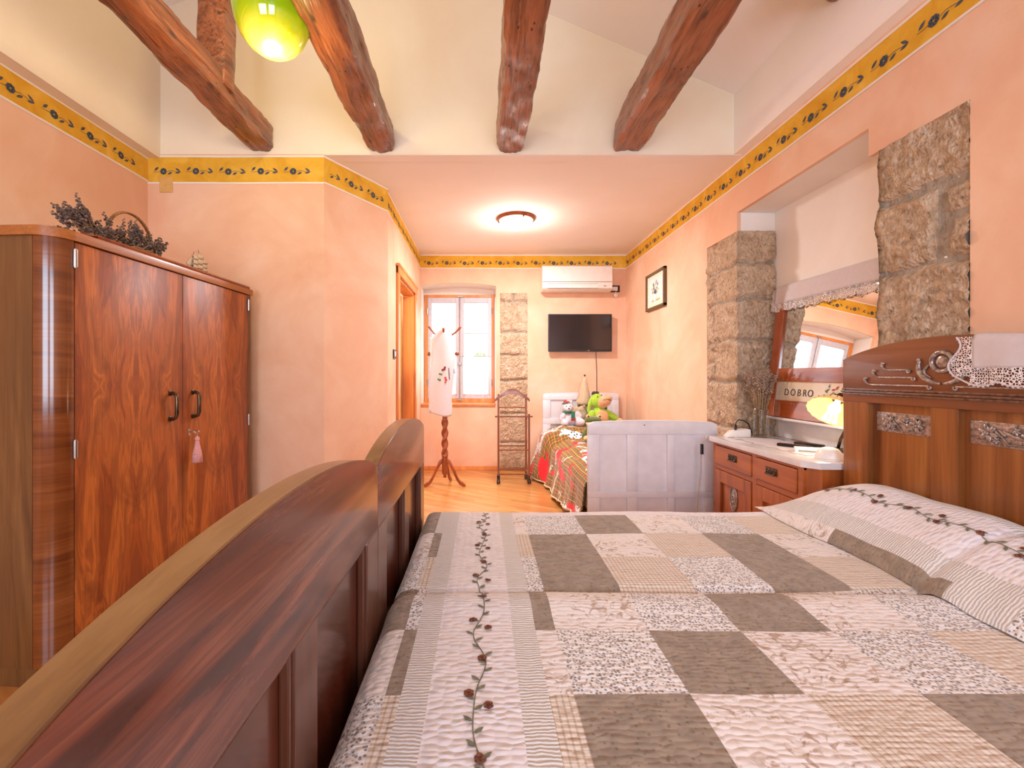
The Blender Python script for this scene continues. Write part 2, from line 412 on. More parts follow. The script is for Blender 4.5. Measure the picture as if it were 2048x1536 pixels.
M['marble'] = plain('white_marble', S(226, 218, 216), .2, coat=.3, var=.05, scale=9)
M['mirror'] = NT('mirror_silver').set(base=(.93, .93, .92, 1), metal=1.0, rough=.01)
M['paper'] = plain('cream_card', S(232, 216, 190), .35, coat=.7, var=.02)
M['wicker'] = wood('wicker', S(96, 60, 30), S(150, 102, 58), S(176, 128, 80), 'x', 2, .6, 0)
M['lavender'] = plain('dried_lavender', S(118, 100, 92), .95, var=.35, scale=120)
M['straw'] = plain('dried_stalks', S(176, 144, 110), .95, var=.3, scale=100)
M['sail'] = cloth('sail_cloth', S(236, 222, 196), .2)
M['pink'] = plain('pink_tassel', S(226, 164, 158), .9, var=.15, scale=200)
def fur(n, c, var=.1): return plain(n, c, .95, var=var, scale=90, bump=.5, sheen=.5)
M['f_white'] = fur('white_plush', S(232, 220, 226)); M['f_green'] = fur('lime_plush', S(176, 216, 56)); M['f_tan'] = fur('tan_plush', S(232, 176, 130))
M['f_frog'] = fur('dark_green_plush', S(92, 108, 44), .18); M['f_cream'] = fur('cream_plush', S(224, 190, 130)); M['f_beige'] = fur('beige_felt', S(206, 180, 146))
M['f_red'] = fur('red_felt', S(176, 40, 48)); M['f_dark'] = fur('dark_plush', S(64, 44, 38)); M['f_scarf'] = fur('green_felt', S(36, 120, 88)); M['f_olive'] = fur('olive_plush', S(110, 98, 60))
M['leaf_green'] = plain('green_thread', S(90, 128, 96), .9); M['red_thread'] = plain('red_thread', S(196, 76, 62), .9)
# ------------------------------------------------------------------ room shell
D, YG, XR, XL = 5.42, 2.98, 1.717, -2.222      # back wall, gable wall, right wall, left wall
ZC, YB = 2.605, -1.8                           # low ceiling height, rear wall
fl = MB(); fl.box(-2.6, 2.3, YB - .1, D + .5, -.08, 0); struct('floor', fl, M['floor'])

# right wall: 25 mm plaster layer with cut-outs over a core with the niche
w = MB(); T = .025
for a in ((YB, 1.588, 0, 2.605), (1.588, 2.007, 2.118, 2.605), (2.007, 3.048, 2.245, 2.605), (3.048, 3.457, 2.118, 2.605), (3.457, D + .03, 0, 2.605)):
    w.box(XR, XR + T, a[0], a[1], a[2], a[3])
cx0, cx1 = XR + T, 2.16
w.box(cx0, cx1, YB, 1.96, 0, 2.118, mi=1); w.box(cx0, cx1, YB, 2.007, 2.118, 2.63, mi=1)
w.box(cx0, cx1, 2.007, 3.048, 2.245, 2.63, mi=1); w.box(cx0, cx1, 3.06, D + .03, 0, 2.118, mi=1); w.box(cx0, cx1, 3.05, D + .03, 2.118, 2.63, mi=1)
w.box(1.974, cx1, 1.9, 3.1, 0, 2.3, mi=1)
wall_right = struct('wall_right', w, [M['wall'], M['white']])

def stones(name, parent, blocks, u0, u1, v0, v1, P, res=.011, H=.03, amp=.010, seed=0, gap=.012):
    """rough-faced blocks with recessed mortar; blocks=[(u0,u1,v0,v1)]"""
    mb = MB(); nu = max(2, int((u1-u0)/res)); nv = max(2, int((v1-v0)/res))
    def dist(u, v):
        uu = u + .022 * noise.noise((u*7+seed, v*7, 3)); vv = v + .022 * noise.noise((u*6, v*8+seed, 9))
        return max(min(uu-a, b-uu, vv-c, d-vv) for a, b, c, d in blocks)
    def f(u, v):
        d = dist(u, v) - gap
        h = H * sm(d / .028 + .35)
        if d > -.004:
            n = noise.fractal((u*30+seed, v*30, seed*1.7), .65, 2.1, 5)
            n2 = noise.noise((u*9+seed*3, v*9, 5.5))
            h += amp * (n * 1.1 + n2 * .9) * sm(d / .02 + .2)
        else: h += .004 * noise.noise((u*40, v*40, seed))
        return P(u, v, h)
    mb.grid(f, lin(u0, u1, nu), lin(v0, v1, nv), mfn=lambda u, v: 0 if dist(u, v) > gap - .003 else 1)
    return obj(name, mb, [M['stone'], M['mortar']], parent, smooth=True)

# near stone jamb (on the wall face, then turning into the niche)
def Pn(u, v, h):
    if u < .352: return Vector((cx0 - .002 - h, 1.588 + u, v))
    return Vector((cx0 - .002 - .03 + (u - .352), 1.945 + h * .8, v))
blk = [(-.1, .37, -.1, .52), (-.1, .37, .52, .95), (-.1, .37, .95, 1.20), (-.1, .37, 1.205, 1.575), (.12, .37, 1.58, 1.87), (-.1, .085, 1.585, 1.73), (-.1, .10, 1.75, 1.86), (-.1, .37, 1.885, 2.3)]
stones('stone_jamb', wall_right, blk, 0, .62, 0.0, 2.118, Pn, res=.0085, H=.024, amp=.011, seed=2)
# far stone jamb : wall face then reveal facing the camera
def Pf(u, v, h):
    if u < .40: return Vector((cx0 - .002 - h, 3.455 - u, v))
    return Vector((cx0 - .032 + (u - .40), 3.055 - h, v))
rows = [0, .42, .78, 1.10, 1.39, 1.66, 1.90, 2.2]
blk = []
for i, (a, b) in enumerate(zip(rows, rows[1:])):
    s = (.14, .10, .16, .12, .08, .13, .11)[i]
    if i % 2 == 0: blk += [(-.1, s, a, b), (s, .9, a, b)]
    else: blk += [(-.1, s * .8, a, (a+b)/2), (-.1, s * .8, (a+b)/2, b), (s * .8, .9, a, b)]
stones('stone_jamb', wall_right, blk, 0, .66, 0.0, 2.118, Pf, res=.0085, H=.020, amp=.010, seed=5)

# back wall with arched window opening and stone pillar
wx0, wx1, wz0, wz1, wz2 = -.753, .150, .775, 2.217, 2.252
w = MB(); Yb1 = D + .45
def bw(x0, x1, z0, z1, mi=0): w.box(x0, x1, D, D + T, z0, z1, mi=mi); w.box(x0, x1, D + T, Yb1, z0, z1, mi=1)
bw(-.80, wx0, 0, ZC + .1); bw(wx0, wx1, 0, wz0)
arc = [Vector((x, D, wz1 + (wz2 - wz1) * (1 - ((x - (wx0+wx1)/2) / ((wx1-wx0)/2)) ** 2))) for x in lin(wx0, wx1, 20)]
top = [Vector((wx1, D, ZC + .1)), Vector((wx0, D, ZC + .1))]
w.prism(arc + top, (0, T, 0)); w.prism([p + Vector((0, T, 0)) for p in arc + top], (0, .42, 0), mi=1)
bw(wx1, .199, 0, ZC + .1); bw(.53, 2.16, 0, ZC + .1); bw(.199, .53, 2.13, ZC + .1)
w.box(.199, .53, D + T, Yb1, 0, 2.13, mi=1)
w.box(wx0, wx1, D + .30, Yb1, 2.150, 2.30, mi=1)
wall_back = struct('wall_back', w, [M['wall'], M['white']])
zr = [0, .332, .687, 1.088, 1.383, 1.657, 2.036, 2.3]
blk = []
for i, (a, b) in enumerate(zip(zr, zr[1:])):
    if i == 6: blk += [(-.1, .16, a, b), (.16, .6, a, b)]
    else: blk.append((-.1, .6, a, b))
stones('stone_pillar', wall_back, blk, 0, .331, 0, 2.13, lambda u, v, h: Vector((.199 + u, D + T - .002 - h, v)), res=.011, H=.022, amp=.008, seed=8)

# left side walls
w = MB(); w.box(XL - .12, XL, YB, YG + .1, 0, 2.58); wall_left = struct('wall_left', w, M['wall'])
w = MB(); w.box(XL, -1.056, YG, YG + .1, 0, ZC); wall_partition = struct('wall_partition', w, M['wall'])
A, B = Vector((-1.056, YG, 0)), Vector((-.745, 3.508, 0))
w = MB(); nrm = Vector((-(B-A).y, (B-A).x, 0)).normalized() * .1
w.prism([A, B, B + nrm, A + nrm], (0, 0, ZC)); wall_diagonal = struct('wall_diagonal', w, M['wall'])
dy0, dy1, dz = 3.98, 4.90, 2.03
w = MB()
for y0, y1, z0, z1 in ((3.508, dy0, 0, ZC), (dy0, dy1, dz, ZC), (dy1, D + .02, 0, ZC)): w.box(-.87, -.757, y0, y1, z0, z1)
wall_passage = struct('wall_passage', w, M['wall'])
# room beyond the door
w = MB(); w.box(-2.6, -2.5, 3.2, 5.6, 0, 2.5); w.box(-2.5, -.87, D, 5.52, 0, 2.5); w.box(-2.5, -1.0, 3.55, 3.62, 0, 2.5); w.box(-2.6, -.87, 3.55, 5.52, 2.5, 2.56)
struct('wall_beyond', w, M['white'])
# upper part of the bedroom
def roofz(x): return 3.0 + .437 * (1.659 - x) if x > -.75 else 4.053 - .35 * (-.75 - x)
xs = [-2.14, -.75, 1.659]
w = MB(); w.prism([Vector((-2.30, YG, ZC + .001)), Vector((1.80, YG, ZC + .001)), Vector((1.80, YG, 3.0))] + [Vector((x, YG, roofz(x) + .05)) for x in (1.659, -.75, -2.14)] + [Vector((-2.3, YG, 3.6))], (0, .1, 0))
struct('wall_gable', w, M['upper'])
w = MB(); w.box(-2.34, -2.14, YB, YG, 2.58, 3.7); struct('wall_left_upper', w, M['upper'])
w = MB(); w.box(1.659, 2.0, YB, YG, 2.605, 3.1); struct('wall_right_upper', w, M['ceil'])
w = MB()
for a, b in zip(xs, xs[1:]):
    w.prism([Vector((a, YB, roofz(a))), Vector((b, YB, roofz(b))), Vector((b, YB, roofz(b) + .12)), Vector((a, YB, roofz(a) + .12))], (0, YG - YB, 0))
struct('ceiling', w, M['ceil'])
w = MB(); w.box(-2.3, 2.1, YG + .1, D + .45, ZC, ZC + .1); w.box(-2.3, 2.1, YG + .0005, YG + .1, ZC - .003, ZC); struct('ceiling_low', w, M['ceil'])
# rear wall behind the camera with two windows
w = MB()
rw = [(-1.9, -.35), (.05, 1.45)]
w.box(-2.34, 2.1, YB - .3, YB, 0, .85); w.box(-2.34, 2.1, YB - .3, YB, 2.25, 4.2)
for a, b in ((-2.34, rw[0][0]), (rw[0][1], rw[1][0]), (rw[1][1], 2.1)): w.box(a, b, YB - .3, YB, .85, 2.25)
struct('wall_rear', w, M['wall'])
# skirting
w = MB(); w.box(-.757, .199, D - .012, D, 0, .05, .003); w.box(.53, XR, D - .012, D, 0, .05, .003); struct('baseboard_back', w, M['pine'])

# ------------------------------------------------------------------ painted frieze
def frieze(parent, p0, p1, z0, z1, nrm, phase=0.0, vz=2.492, cont=True):
    p0, p1 = Vector(p0), Vector(p1); L = (p1 - p0).length; e = (p1 - p0) / L; n = Vector(nrm)
    mb = MB()
    P = lambda u, v, h: p0 + e * u + n * h + Vector((0, 0, v))
    def strip(a, b, h, mi):
        N = max(1, int(L / .15))
        us = lin(0, L, N)
        for u, u2 in zip(us, us[1:]):
            wv = lambda q, k: .0025 * noise.noise((q * 4 + p0.x * 3, k, 1))
            mb.poly([P(u, a + wv(u, a), h), P(u2, a + wv(u2, a), h), P(u2, b + wv(u2, b), h), P(u, b + wv(u, b), h)], mi)
    strip(z0, z1, .0015, 0); strip(z0 - .011, z0, .0022, 1); strip(z1, z1 + .012, .0022, 1)
    def leaf(u, v, l, wd, a, mi=2):
        ca, sa = math.cos(a), math.sin(a)
        mb.poly([P(u + ca*x - sa*y, v + sa*x + ca*y, .0035) for x, y in ((0, 0), (l*.3, wd*.8), (l*.6, wd*.85), (l, 0), (l*.6, -wd*.85), (l*.3, -wd*.8))], mi)
    def stem(pts, r=.0012):
        for (a, b), (c, d) in zip(pts, pts[1:]):
            t = Vector((c-a, d-b)); t.normalize(); q = Vector((-t.y, t.x)) * r
            mb.poly([P(a-q.x, b-q.y, .003), P(c-q.x, d-q.y, .003), P(c+q.x, d+q.y, .003), P(a+q.x, b+q.y, .003)], 2)
    pit = .2145; k = 0
    u = phase
    while u < L - .02:
        c = vz + .002 * math.sin(k * 2.3); s = 1.0
        if u > .02:
            for i in range(8):
                a = 2*PI*i/8 + .3*k; ca, sa = math.cos(a), math.sin(a)
                pts = ((.0045, -.0022), (.013, -.0072), (.020, -.0066), (.0228, 0), (.020, .0066), (.013, .0072), (.0045, .0022))
                mb.poly([P(u + ca*x - sa*y, c + sa*x + ca*y, .0035) for x, y in pts], 2)
            if u - .062 > 0:
                leaf(u - .060, c + .004, .038, .0085, .75); stem([(u - .066, c - .004), (u - .04, c - .004), (u - .02, c)])
        if u + .125 < L:
            leaf(u + .058, c - .004, -.036, .0075, .5); stem([(u + .024, c - .002), (u + .045, c + .006), (u + .068, c + .002), (u + .085, c - .002), (u + .115, c - .003)])
            leaf(u + .112, c - .002, -.042, .007, -.62); leaf(u + .112, c - .005, -.038, .0065, .18)
        u += pit; k += 1
    return obj('painted_border', mb, [M['ochre'], M['white'], M['motif']], parent)
z0, z1 = 2.436, 2.580
frieze(wall_left, (XL, YB, 0), (XL, YG, 0), 2.434, 2.572, (1, 0, 0), .05)
frieze(wall_partition, (XL, YG, 0), (-1.056, YG, 0), 2.422, 2.586, (0, -1, 0), .105)
frieze(wall_diagonal, A, B, z0 - .01, z1 + .005, -nrm.normalized(), .02)
frieze(wall_passage, (-.757, 3.508, 0), (-.757, D, 0), z0, z1, (1, 0, 0), .08)
frieze(wall_back, (-.757, D, 0), (XR, D, 0), z0, z1, (0, -1, 0), .10)
frieze(wall_right, (XR, D, 0), (XR, YB, 0), z0, z1, (-1, 0, 0), .06)
for nm, c, n_ in (('junction_box_cover', W(333, 370, YG), (0, -1, 0)),):
    j = MB(); j.box(c.x - .043, c.x + .043, YG - .006, YG, c.z - .05, c.z + .05, .003)
    tag(rebase(obj('junction_box_cover', j, plain('pale_ochre_cover', S(222, 176, 104), .8))), 'square pale ochre cover plate just below the frieze in the left corner', 'cover plate')

# ------------------------------------------------------------------ ceiling beams
def beam(x0, x1, z0, z1, y0, y1, seed, label, wob=.012):
    mb = MB(); hx, hz, cx, cz = (x1-x0)/2, (z1-z0)/2, (x0+x1)/2, (z0+z1)/2
    ys = lin(y0, y1, int((y1-y0)/.022)); N = 44
    def f(y, k):
        th = 2*PI*k/N; c, s = math.cos(th), math.sin(th); p = 11.0
        r = (abs(c)**p + abs(s)**p) ** (-1/p)
        q = Vector((c*r, s*r, 0))
        d = noise.fractal((q.x*.9+seed, q.y*.9, y*2.3), .8, 2, 3) * wob + noise.noise((q.x*3+seed, q.y*3+seed, y*9)) * .006 + abs(noise.noise((q.x*5+seed, q.y*5, y*16))) * -.006
        bx = .014 * noise.noise((seed, 3, y*.9)); bz = .008 * noise.noise((seed+5, 1, y*1.1))
        k2 = 1 - .10 * sm((y - (y1 - .05)) / .05)
        return Vector((cx + bx + q.x*k2*(hx + d), y, cz + bz + q.y*(hz + d)))
    mb.grid(lambda k, y: f(y, k), list(range(N)), ys, closed_u=True)
    mb.poly([f(ys[-1], k) for k in range(N)]); mb.poly([f(ys[0], k) for k in range(N)])
    o = rebase(obj('ceiling_beam', mb, M['beam'], smooth='auto')); return tag(o, label, 'beam', 'exposed ceiling beams')
beam(-1.540, -1.383, 2.622, 2.785, YB + .01, YG - .002, 1, 'leftmost dark ceiling beam, left of the green lamp, crossed by a post')
beam(-.775, -.580, 2.620, 2.79, YB + .01, YG - .002, 4.3, 'rough wooden ceiling beam just right of the green lamp', .016)
beam(.085, .262, 2.618, 2.79, YB + .01, YG - .002, 7.7, 'gnarled middle ceiling beam with black knots, above the passage')
beam(.848, 1.040, 2.626, 2.80, YB + .01, YG - .002, 11.1, 'rightmost long ceiling beam with a sharp lit edge')
p = MB()
pc = (-1.460, 2.45)
def pf(k, z):
    th = 2*PI*k/20; c, s = math.cos(th), math.sin(th); r = (abs(c)**4 + abs(s)**4) ** -.25
    d = .010 * noise.fractal((c*1.2+3, s*1.2, z*3), .8, 2, 3)
    return Vector((pc[0] + .02*(z-2.78) + c*r*(.082+d), pc[1] + s*r*(.075+d), z))
p.grid(pf, list(range(20)), lin(2.70, 3.80, 36), closed_u=True); p.poly([pf(k, 2.70) for k in range(20)]); p.poly([pf(k, 3.80) for k in range(20)])
tag(rebase(obj('roof_post', p, M['beam'], smooth='auto')), 'upright roof post standing on the leftmost ceiling beam', 'post')
p = MB(); p.box(1.40, 1.657, 2.00, 2.13, 2.925, 3.05, .03); p.ell((1.645, 2.09, 2.93), (.05, .05, .035))
tag(rebase(obj('purlin_end', p, M['beam'], smooth='auto')), 'short dark timber end at the top edge above the right frieze', 'beam')

# ------------------------------------------------------------------ window, door
Yw = D + .28
win = thing('window_1', 'x', 'window', (-.3, Yw, .8)); del win['label'], win['category']; win['kind'] = 'structure'
fx0, fx1, fz0, fz1 = -.747, .146, .80, 2.161
f = MB(); b_ = .042
f.box(fx0, fx0 + b_, Yw, Yw + .07, fz0, fz1, .004); f.box(fx1 - b_, fx1, Yw, Yw + .07, fz0, fz1, .004)
f.box(fx0 + b_, fx1 - b_, Yw, Yw + .07, fz1 - .034, fz1, .004); f.box(fx0 + b_, fx1 - b_, Yw, Yw + .07, fz0, fz0 + .045, .004)
obj('window_frame', f, M['pine'], win)
s_ = MB(); s_.box(wx0 + .002, wx1 - .002, D - .02, Yw + .06, .775, .80, .006); obj('window_sill', s_, M['pine'], win)
ix0, ix1, iz0, iz1 = fx0 + b_, fx1 - b_, fz0 + .045, fz1 - .034; mid = (ix0 + ix1) / 2
for a, b in ((ix0, mid - .003), (mid + .003, ix1)):
    q = MB(); y0, y1 = Yw + .005, Yw + .05; st = .050
    q.box(a, a + st, y0, y1, iz0, iz1, .006); q.box(b - st, b, y0, y1, iz0, iz1, .006)
    q.box(a + st, b - st, y0, y1, iz1 - .068, iz1, .006); q.box(a + st, b - st, y0, y1, iz0, iz0 + .06, .006); q.box(a + st, b - st, y0 + .005, y1 - .005, 1.668, 1.684, .003)
    so = obj('window_sash', q, M['sash'], win)
    g = MB(); g.box(a + st - .005, b - st + .005, Yw + .026, Yw + .030, iz0 + .055, iz1 - .063); obj('window_pane', g, M['glass'], so)
    hx = a - .004 if a < mid - .2 else b + .004
    for zz in (1.05, 1.95): h = MB(); h.tube([(hx, Yw - .002, zz - .04), (hx, Yw - .002, zz + .04)], .008, 8); obj('window_hinge', h, M['steel'], so)
c = MB(); c.tube([(mid, Yw - .012, iz0 + .01), (mid, Yw - .012, iz1 - .01)], .006, 8)
c.box(mid - .03, mid + .03, Yw - .012, Yw + .002, fz1 - .03, fz1 - .012, .003); c.box(mid - .03, mid + .03, Yw - .012, Yw + .002, fz0 + .02, fz0 + .038, .003)
c.box(mid - .02, mid + .02, Yw - .02, Yw + .002, 1.27, 1.31, .004)
obj('espagnolette_bolt', c, M['steel'], win)
for a, b in ((ix0 + .03, mid - .03), (mid + .035, ix1 - .02)):
    u_ = MB(); wdt = b - a
    def cf(x, z):
        t = (1.379 - z) / .5; pin = 1 - .16 * math.sin(PI * min(1, t * 1.0)) * .0
        xx = a + (x) * wdt
        return Vector((xx + .004*math.sin(z*9), Yw - .012 + .010 * math.sin(x*34 + z*2) * min(1, .25 + t), z + (.012 * abs(math.sin(x * PI * 5)) if z < .91 else 0)))
    u_.grid(cf, lin(0, 1, 60), lin(.895, 1.379, 16))
    cu = tag(obj('cafe_curtain', u_, M['curtain'], smooth=True), 'sheer white half curtain hung across the %s window pane' % ('left' if a < mid - .1 else 'right'), 'curtain', 'half curtains in the window'); rebase(cu)
    rd = MB(); rd.tube([(a - .01, Yw - .012, 1.381), (b + .01, Yw - .012, 1.381)], .003, 6); obj('curtain_wire', rd, M['steel'], cu)
# outdoor shrubs beyond the window
for i, (x, y, z, r) in enumerate(((.05, 9.0, .75, .75),)):
    mb = MB(); g = bmesh.ops.create_icosphere(mb.bm, subdivisions=4, radius=r)
    for v in g['verts']: v.co *= 1 + .35 * noise.fractal(v.co * 3 + Vector((i, 0, 0)), .8, 2, 4)
    bmesh.ops.transform(mb.bm, matrix=Matrix.Translation((x, y, z)), verts=g['verts'])
    mb.tube([(x, y, -.3), (x, y, z)], .05)
    tag(rebase(obj('garden_shrub', mb, plain('pale_foliage%d' % i, S(170, 180, 140), .9, var=.3, scale=20))), 'pale green shrub outdoors, faint behind the right window pane', 'shrub')
g = MB(); g.box(-8, 8, D + .6, 30, -.35, -.3); struct('trim_1', g, plain('pale_gravel', S(200, 196, 186), .9)).name = 'floor_outside'

dr = thing('door_1', 'x', 'door', (-.757, (dy0+dy1)/2, 0)); del dr['label'], dr['category']; dr['kind'] = 'structure'
f = MB(); e_ = .085
f.box(-.757, -.735, dy0 - e_, dy0 + .005, 0, dz + .075, .006); f.box(-.757, -.735, dy1 - .005, dy1 + e_, 0, dz + .075, .006)
f.box(-.757, -.730, dy0 - e_, dy1 + e_, dz - .005, dz + .075, .006); f.box(-.757, -.722, dy0 - e_ - .01, dy1 + e_ + .01, dz + .06, dz + .085, .006)
f.box(-.875, -.756, dy0, dy0 + .025, 0, dz, .003); f.box(-.875, -.756, dy1 - .025, dy1, 0, dz, .003); f.box(-.875, -.756, dy0, dy1, dz - .025, dz, .003)
obj('door_frame', f, M['pine'], dr)
q = MB(); q.box(-1.72, -.885, dy1 - .065, dy1 - .025, .01, dz - .03, .004)
q.box(-1.60, -1.36, dy1 - .071, dy1 - .064, .2, 1.85, .005); q.box(-1.24, -1.0, dy1 - .071, dy1 - .064, .2, 1.85, .005)
lf = obj('door_leaf', q, M['door'], dr)
h = MB(); h.tube([(-1.66, dy1 - .066, 1.02), (-1.66, dy1 - .11, 1.02), (-1.54, dy1 - .11, 1.02)], .009); obj('door_handle', h, M['bronze'], lf)
# ------------------------------------------------------------------ twin beds
FXI, FXO, HXI = -.268, -.304, 1.620      # footboard inner/outer face, headboard face
def arch(y, y0, y1, a, b): 
    t = (y - (y0+y1)/2) / ((y1-y0)/2); return a + (b - a) * math.sqrt(max(0, 1 - (t*.86)**2)) * 1.0 - (b - a) * math.sqrt(1 - .86**2) * (abs(t)**2)
def make_bed(y0, y1, label):
    bed = thing('bed', label, 'bed', ((FXO+HXI)/2, (y0+y1)/2, 0), group='twin beds pushed together')
    # footboard
    zr = .755; ys = lin(y0, y1, 48)
    top = [Vector((FXO, y, arch(y, y0, y1, .914, .980))) for y in ys]
    r = MB(); r.prism([Vector((FXO, y0, zr))] + top + [Vector((FXO, y1, zr))], (FXI - FXO, 0, 0), bev=.004)
    foot = obj('footboard_rail', r, M['bed_y'], bed, smooth='auto')
    cp = MB()
    cp.prism([p + Vector((-.004, 0, -.002)) for p in top] + [p + Vector((-.004, 0, .004)) for p in reversed(top)], (FXI - FXO + .003, 0, 0), bev=.0025)
    obj('footboard_capping', cp, M['bed_top'], foot, smooth='auto', label='lighter brown top edge of the footboard')
    pw, sw = .105, .09; cy = (y0+y1)/2
    for a, b in ((y0, y0 + pw), (y1 - pw, y1)):
        p = MB(); p.box(FXO, FXI, a, b, 0, zr, .004); obj('bed_post', p, M['bed_z'], bed)
    p = MB(); p.box(FXO, FXI - .002, cy - sw/2, cy + sw/2, .22, zr, .003); obj('stile', p, M['bed_z'], bed)
    p = MB(); p.box(FXO, FXI - .002, y0 + pw, y1 - pw, .12, .24, .003); obj('bottom_rail', p, M['bed_y'], bed)
    for a, b in ((y0 + pw, cy - sw/2), (cy + sw/2, y1 - pw)):
        p = MB(); p.box(FXO + .004, FXI - .022, a - .003, b + .003, .23, zr + .003)
        pn = obj('footboard_panel', p, M['bed_panel'], bed)
        for aa, bb, z_a in ((a, a + .009, .24), (b - .009, b, .24), (a + .009, b - .009, zr - .012)):
            e = MB(); e.box(FXI - .022, FXI - .006, aa, bb, z_a, zr - .001, .004); obj('panel_moulding', e, M['bed_z'], pn)
    for a, b in ((y0 + .015, y0 + .04), (y1 - .04, y1 - .015)):
        s = MB(); s.box(FXI, HXI, a, b, .20, .36, .004); obj('side_rail', s, M['bed_z'], bed)
    m = MB(); m.box(FXI + .02, HXI - .01, y0 + .045, y1 - .045, .26, .515, .03); obj('mattress', m, M['matt'], bed, smooth='auto')
    # headboard
    H0, H1 = HXI, HXI + .06; zm = 1.086
    top = [Vector((H0, y, arch(y, y0, y1, 1.213, 1.283))) for y in ys]
    r = MB(); r.prism([Vector((H0, y0, zm - .01))] + top + [Vector((H0, y1, zm - .01))], (H1 - H0, 0, 0), bev=.005)
    ped = obj('headboard_pediment', r, M['head_y'], bed, smooth='auto')
    r = MB(); r.box(H0, H1, y0, y1, 1.028, 1.062, .003); obj('headboard_rail', r, M['head_y'], bed)
    r = MB(); r.box(H0 + .002, H1, y0, y1, 1.058, 1.088)
    for zz, o in ((1.063, .004), (1.073, .010), (1.083, .005)): r.box(H0 - o, H1, y0, y1, zz - .0045, zz + .0045, .003)
    obj('headboard_moulding', r, M['carve'], bed, smooth='auto', label='dark reeded moulding across the headboard')
    pw, sw = .128, .094
    for a, b in ((y0, y0 + pw), (y1 - pw, y1)):
        p = MB(); p.box(H0 + .002, H1, a, b, 0, 1.03, .004); obj('headboard_post', p, M['head_z'], bed)
    p = MB(); p.box(H0 + .003, H1 - .005, cy - sw/2, cy + sw/2, .3, 1.03, .003); obj('headboard_stile', p, M['head_z'], bed)
    for a, b in ((y0 + pw, cy - sw/2), (cy + sw/2, y1 - pw)):
        p = MB(); p.box(H0 + .028, H1 - .01, a - .003, b + .003, .30, 1.03)
        pn = obj('headboard_panel', p, M['head_z'], bed)
        # carved flower insert
        m = MB(); ia, ib, xf = a + .018, b - .02, H0 + .027
        m.box(xf - .002, xf + .002, ia, ib, .915, .993, .001, mi=0)
        for i in range(26):
            for j in range(7): m.ell((xf - .002, ia + .006 + (ib-ia-.012)*i/25, .92 + .068*j/6), (.0016, .0022, .0022), u=6, v=4)
        for fy, fz, s in ((ia + .055, .952, 1.0), (ib - .055, .956, 1.0), ((ia+ib)/2 - .02, .97, .45), ((ia+ib)/2 + .035, .935, .4)):
            for k in range(6):
                an = 2*PI*k/6 + .3
                m.ell((xf - .006, fy + .017*s*math.cos(an), fz + .017*s*math.sin(an)), (.004, .014*s, .008*s), (an, 0, 0), u=10, v=6)
            m.ell((xf - .009, fy, fz), (.005, .007*s, .007*s), u=10, v=6)
        for k in range(6):
            yy = (ia+ib)/2 + .03 - k*.012
            m.ell((xf - .005, yy, .955 + .006*math.sin(k)), (.003, .014, .005), (.9 - k*.1, 0, 0), u=8, v=6)
        m.tube([(xf - .005, ia + .03, .93), (xf - .005, (ia+ib)/2, .925), (xf - .005, (ia+ib)/2 + .02, .95), (xf - .005, ib - .03, .935)], .0025, 6)
        obj('carved_flower_insert', m, M['pewter'], pn, smooth=True, label='carved metal-toned flower relief set into the panel')
    # relief scrolls and medallion
    m = MB(); xf = H0 - .003
    def curl(y, z, s, r=.012, d=1):
        return [(xf, y + d*s*(r - r*(1-k/14.)*math.cos(k*.42)), z + r*(1-k/16.)*math.sin(k*.42)) for k in range(14)]
    for sgn in (1, -1):
        for k, (ya, yb, z) in enumerate(((.235, .125, 1.166), (.275, .105, 1.137), (.315, .045, 1.106))):
            A_ = cy + sgn*ya; B_ = cy + sgn*yb
            pts = [(xf, A_ + sgn*.006*math.cos(t) - sgn*.0, z + .018 + .008*math.sin(t)) for t in lin(-.6, 2.6, 6)][::-1] + [(xf, A_ - sgn*.002, z + .006), (xf, A_ - sgn*.016, z), (xf, A_ - sgn*.03, z - .002), (xf, B_ + sgn*.012, z - .002)]
            pts += [(xf, B_ + sgn*.006*math.cos(t), z - .007 + .006*math.sin(t)) for t in lin(1.2, -4.2, 9)]
            m.tube(pts, [.0036 + .0022*(i < 7) for i in range(len(pts))], 8)
        arcp = [(xf, cy + sgn*.085*math.cos(t), 1.182 + .062*math.sin(t) - .006) for t in lin(.35, -1.5, 18)]
        m.tube(arcp, [.0045 + .0055*math.sin(PI*i/18) for i in range(19)], 10)
        arcp = [(xf, cy + sgn*(.052 + .012*math.sin(t*2)), 1.175 - .045*math.sin(t/2)) for t in lin(-.3, 2.2, 10)]
        m.tube(arcp, [.005 - .003*abs(i-4)/6 for i in range(11)], 8)
        m.ell((xf, cy + sgn*.084, 1.200), (.006, .007, .007))
    ring = [(xf, cy + .036*math.cos(t), 1.192 + .034*math.sin(t)) for t in lin(0, 2*PI, 32)[:-1]]
    m.tube(ring, .0075, 10, closed=True)
    for k in range(12): m.ell((xf - .006, cy + .036*math.cos(2*PI*k/12), 1.192 + .034*math.sin(2*PI*k/12)), .0035, u=8, v=6)
    m.ell((xf + .002, cy, 1.192), (.006, .024, .023))
    obj('relief_scrollwork', m, M['pewter'], ped, smooth=True, label='raised dark scrolls round a medallion on the headboard')
    return bed
JY = 1.1455
make_bed(JY, 2.03, 'old reddish wooden bed nearest the dresser, with the carved headboard in view')
make_bed(.235, JY - .001, 'old reddish wooden bed in the foreground, its arched footboard crossing the lower left')

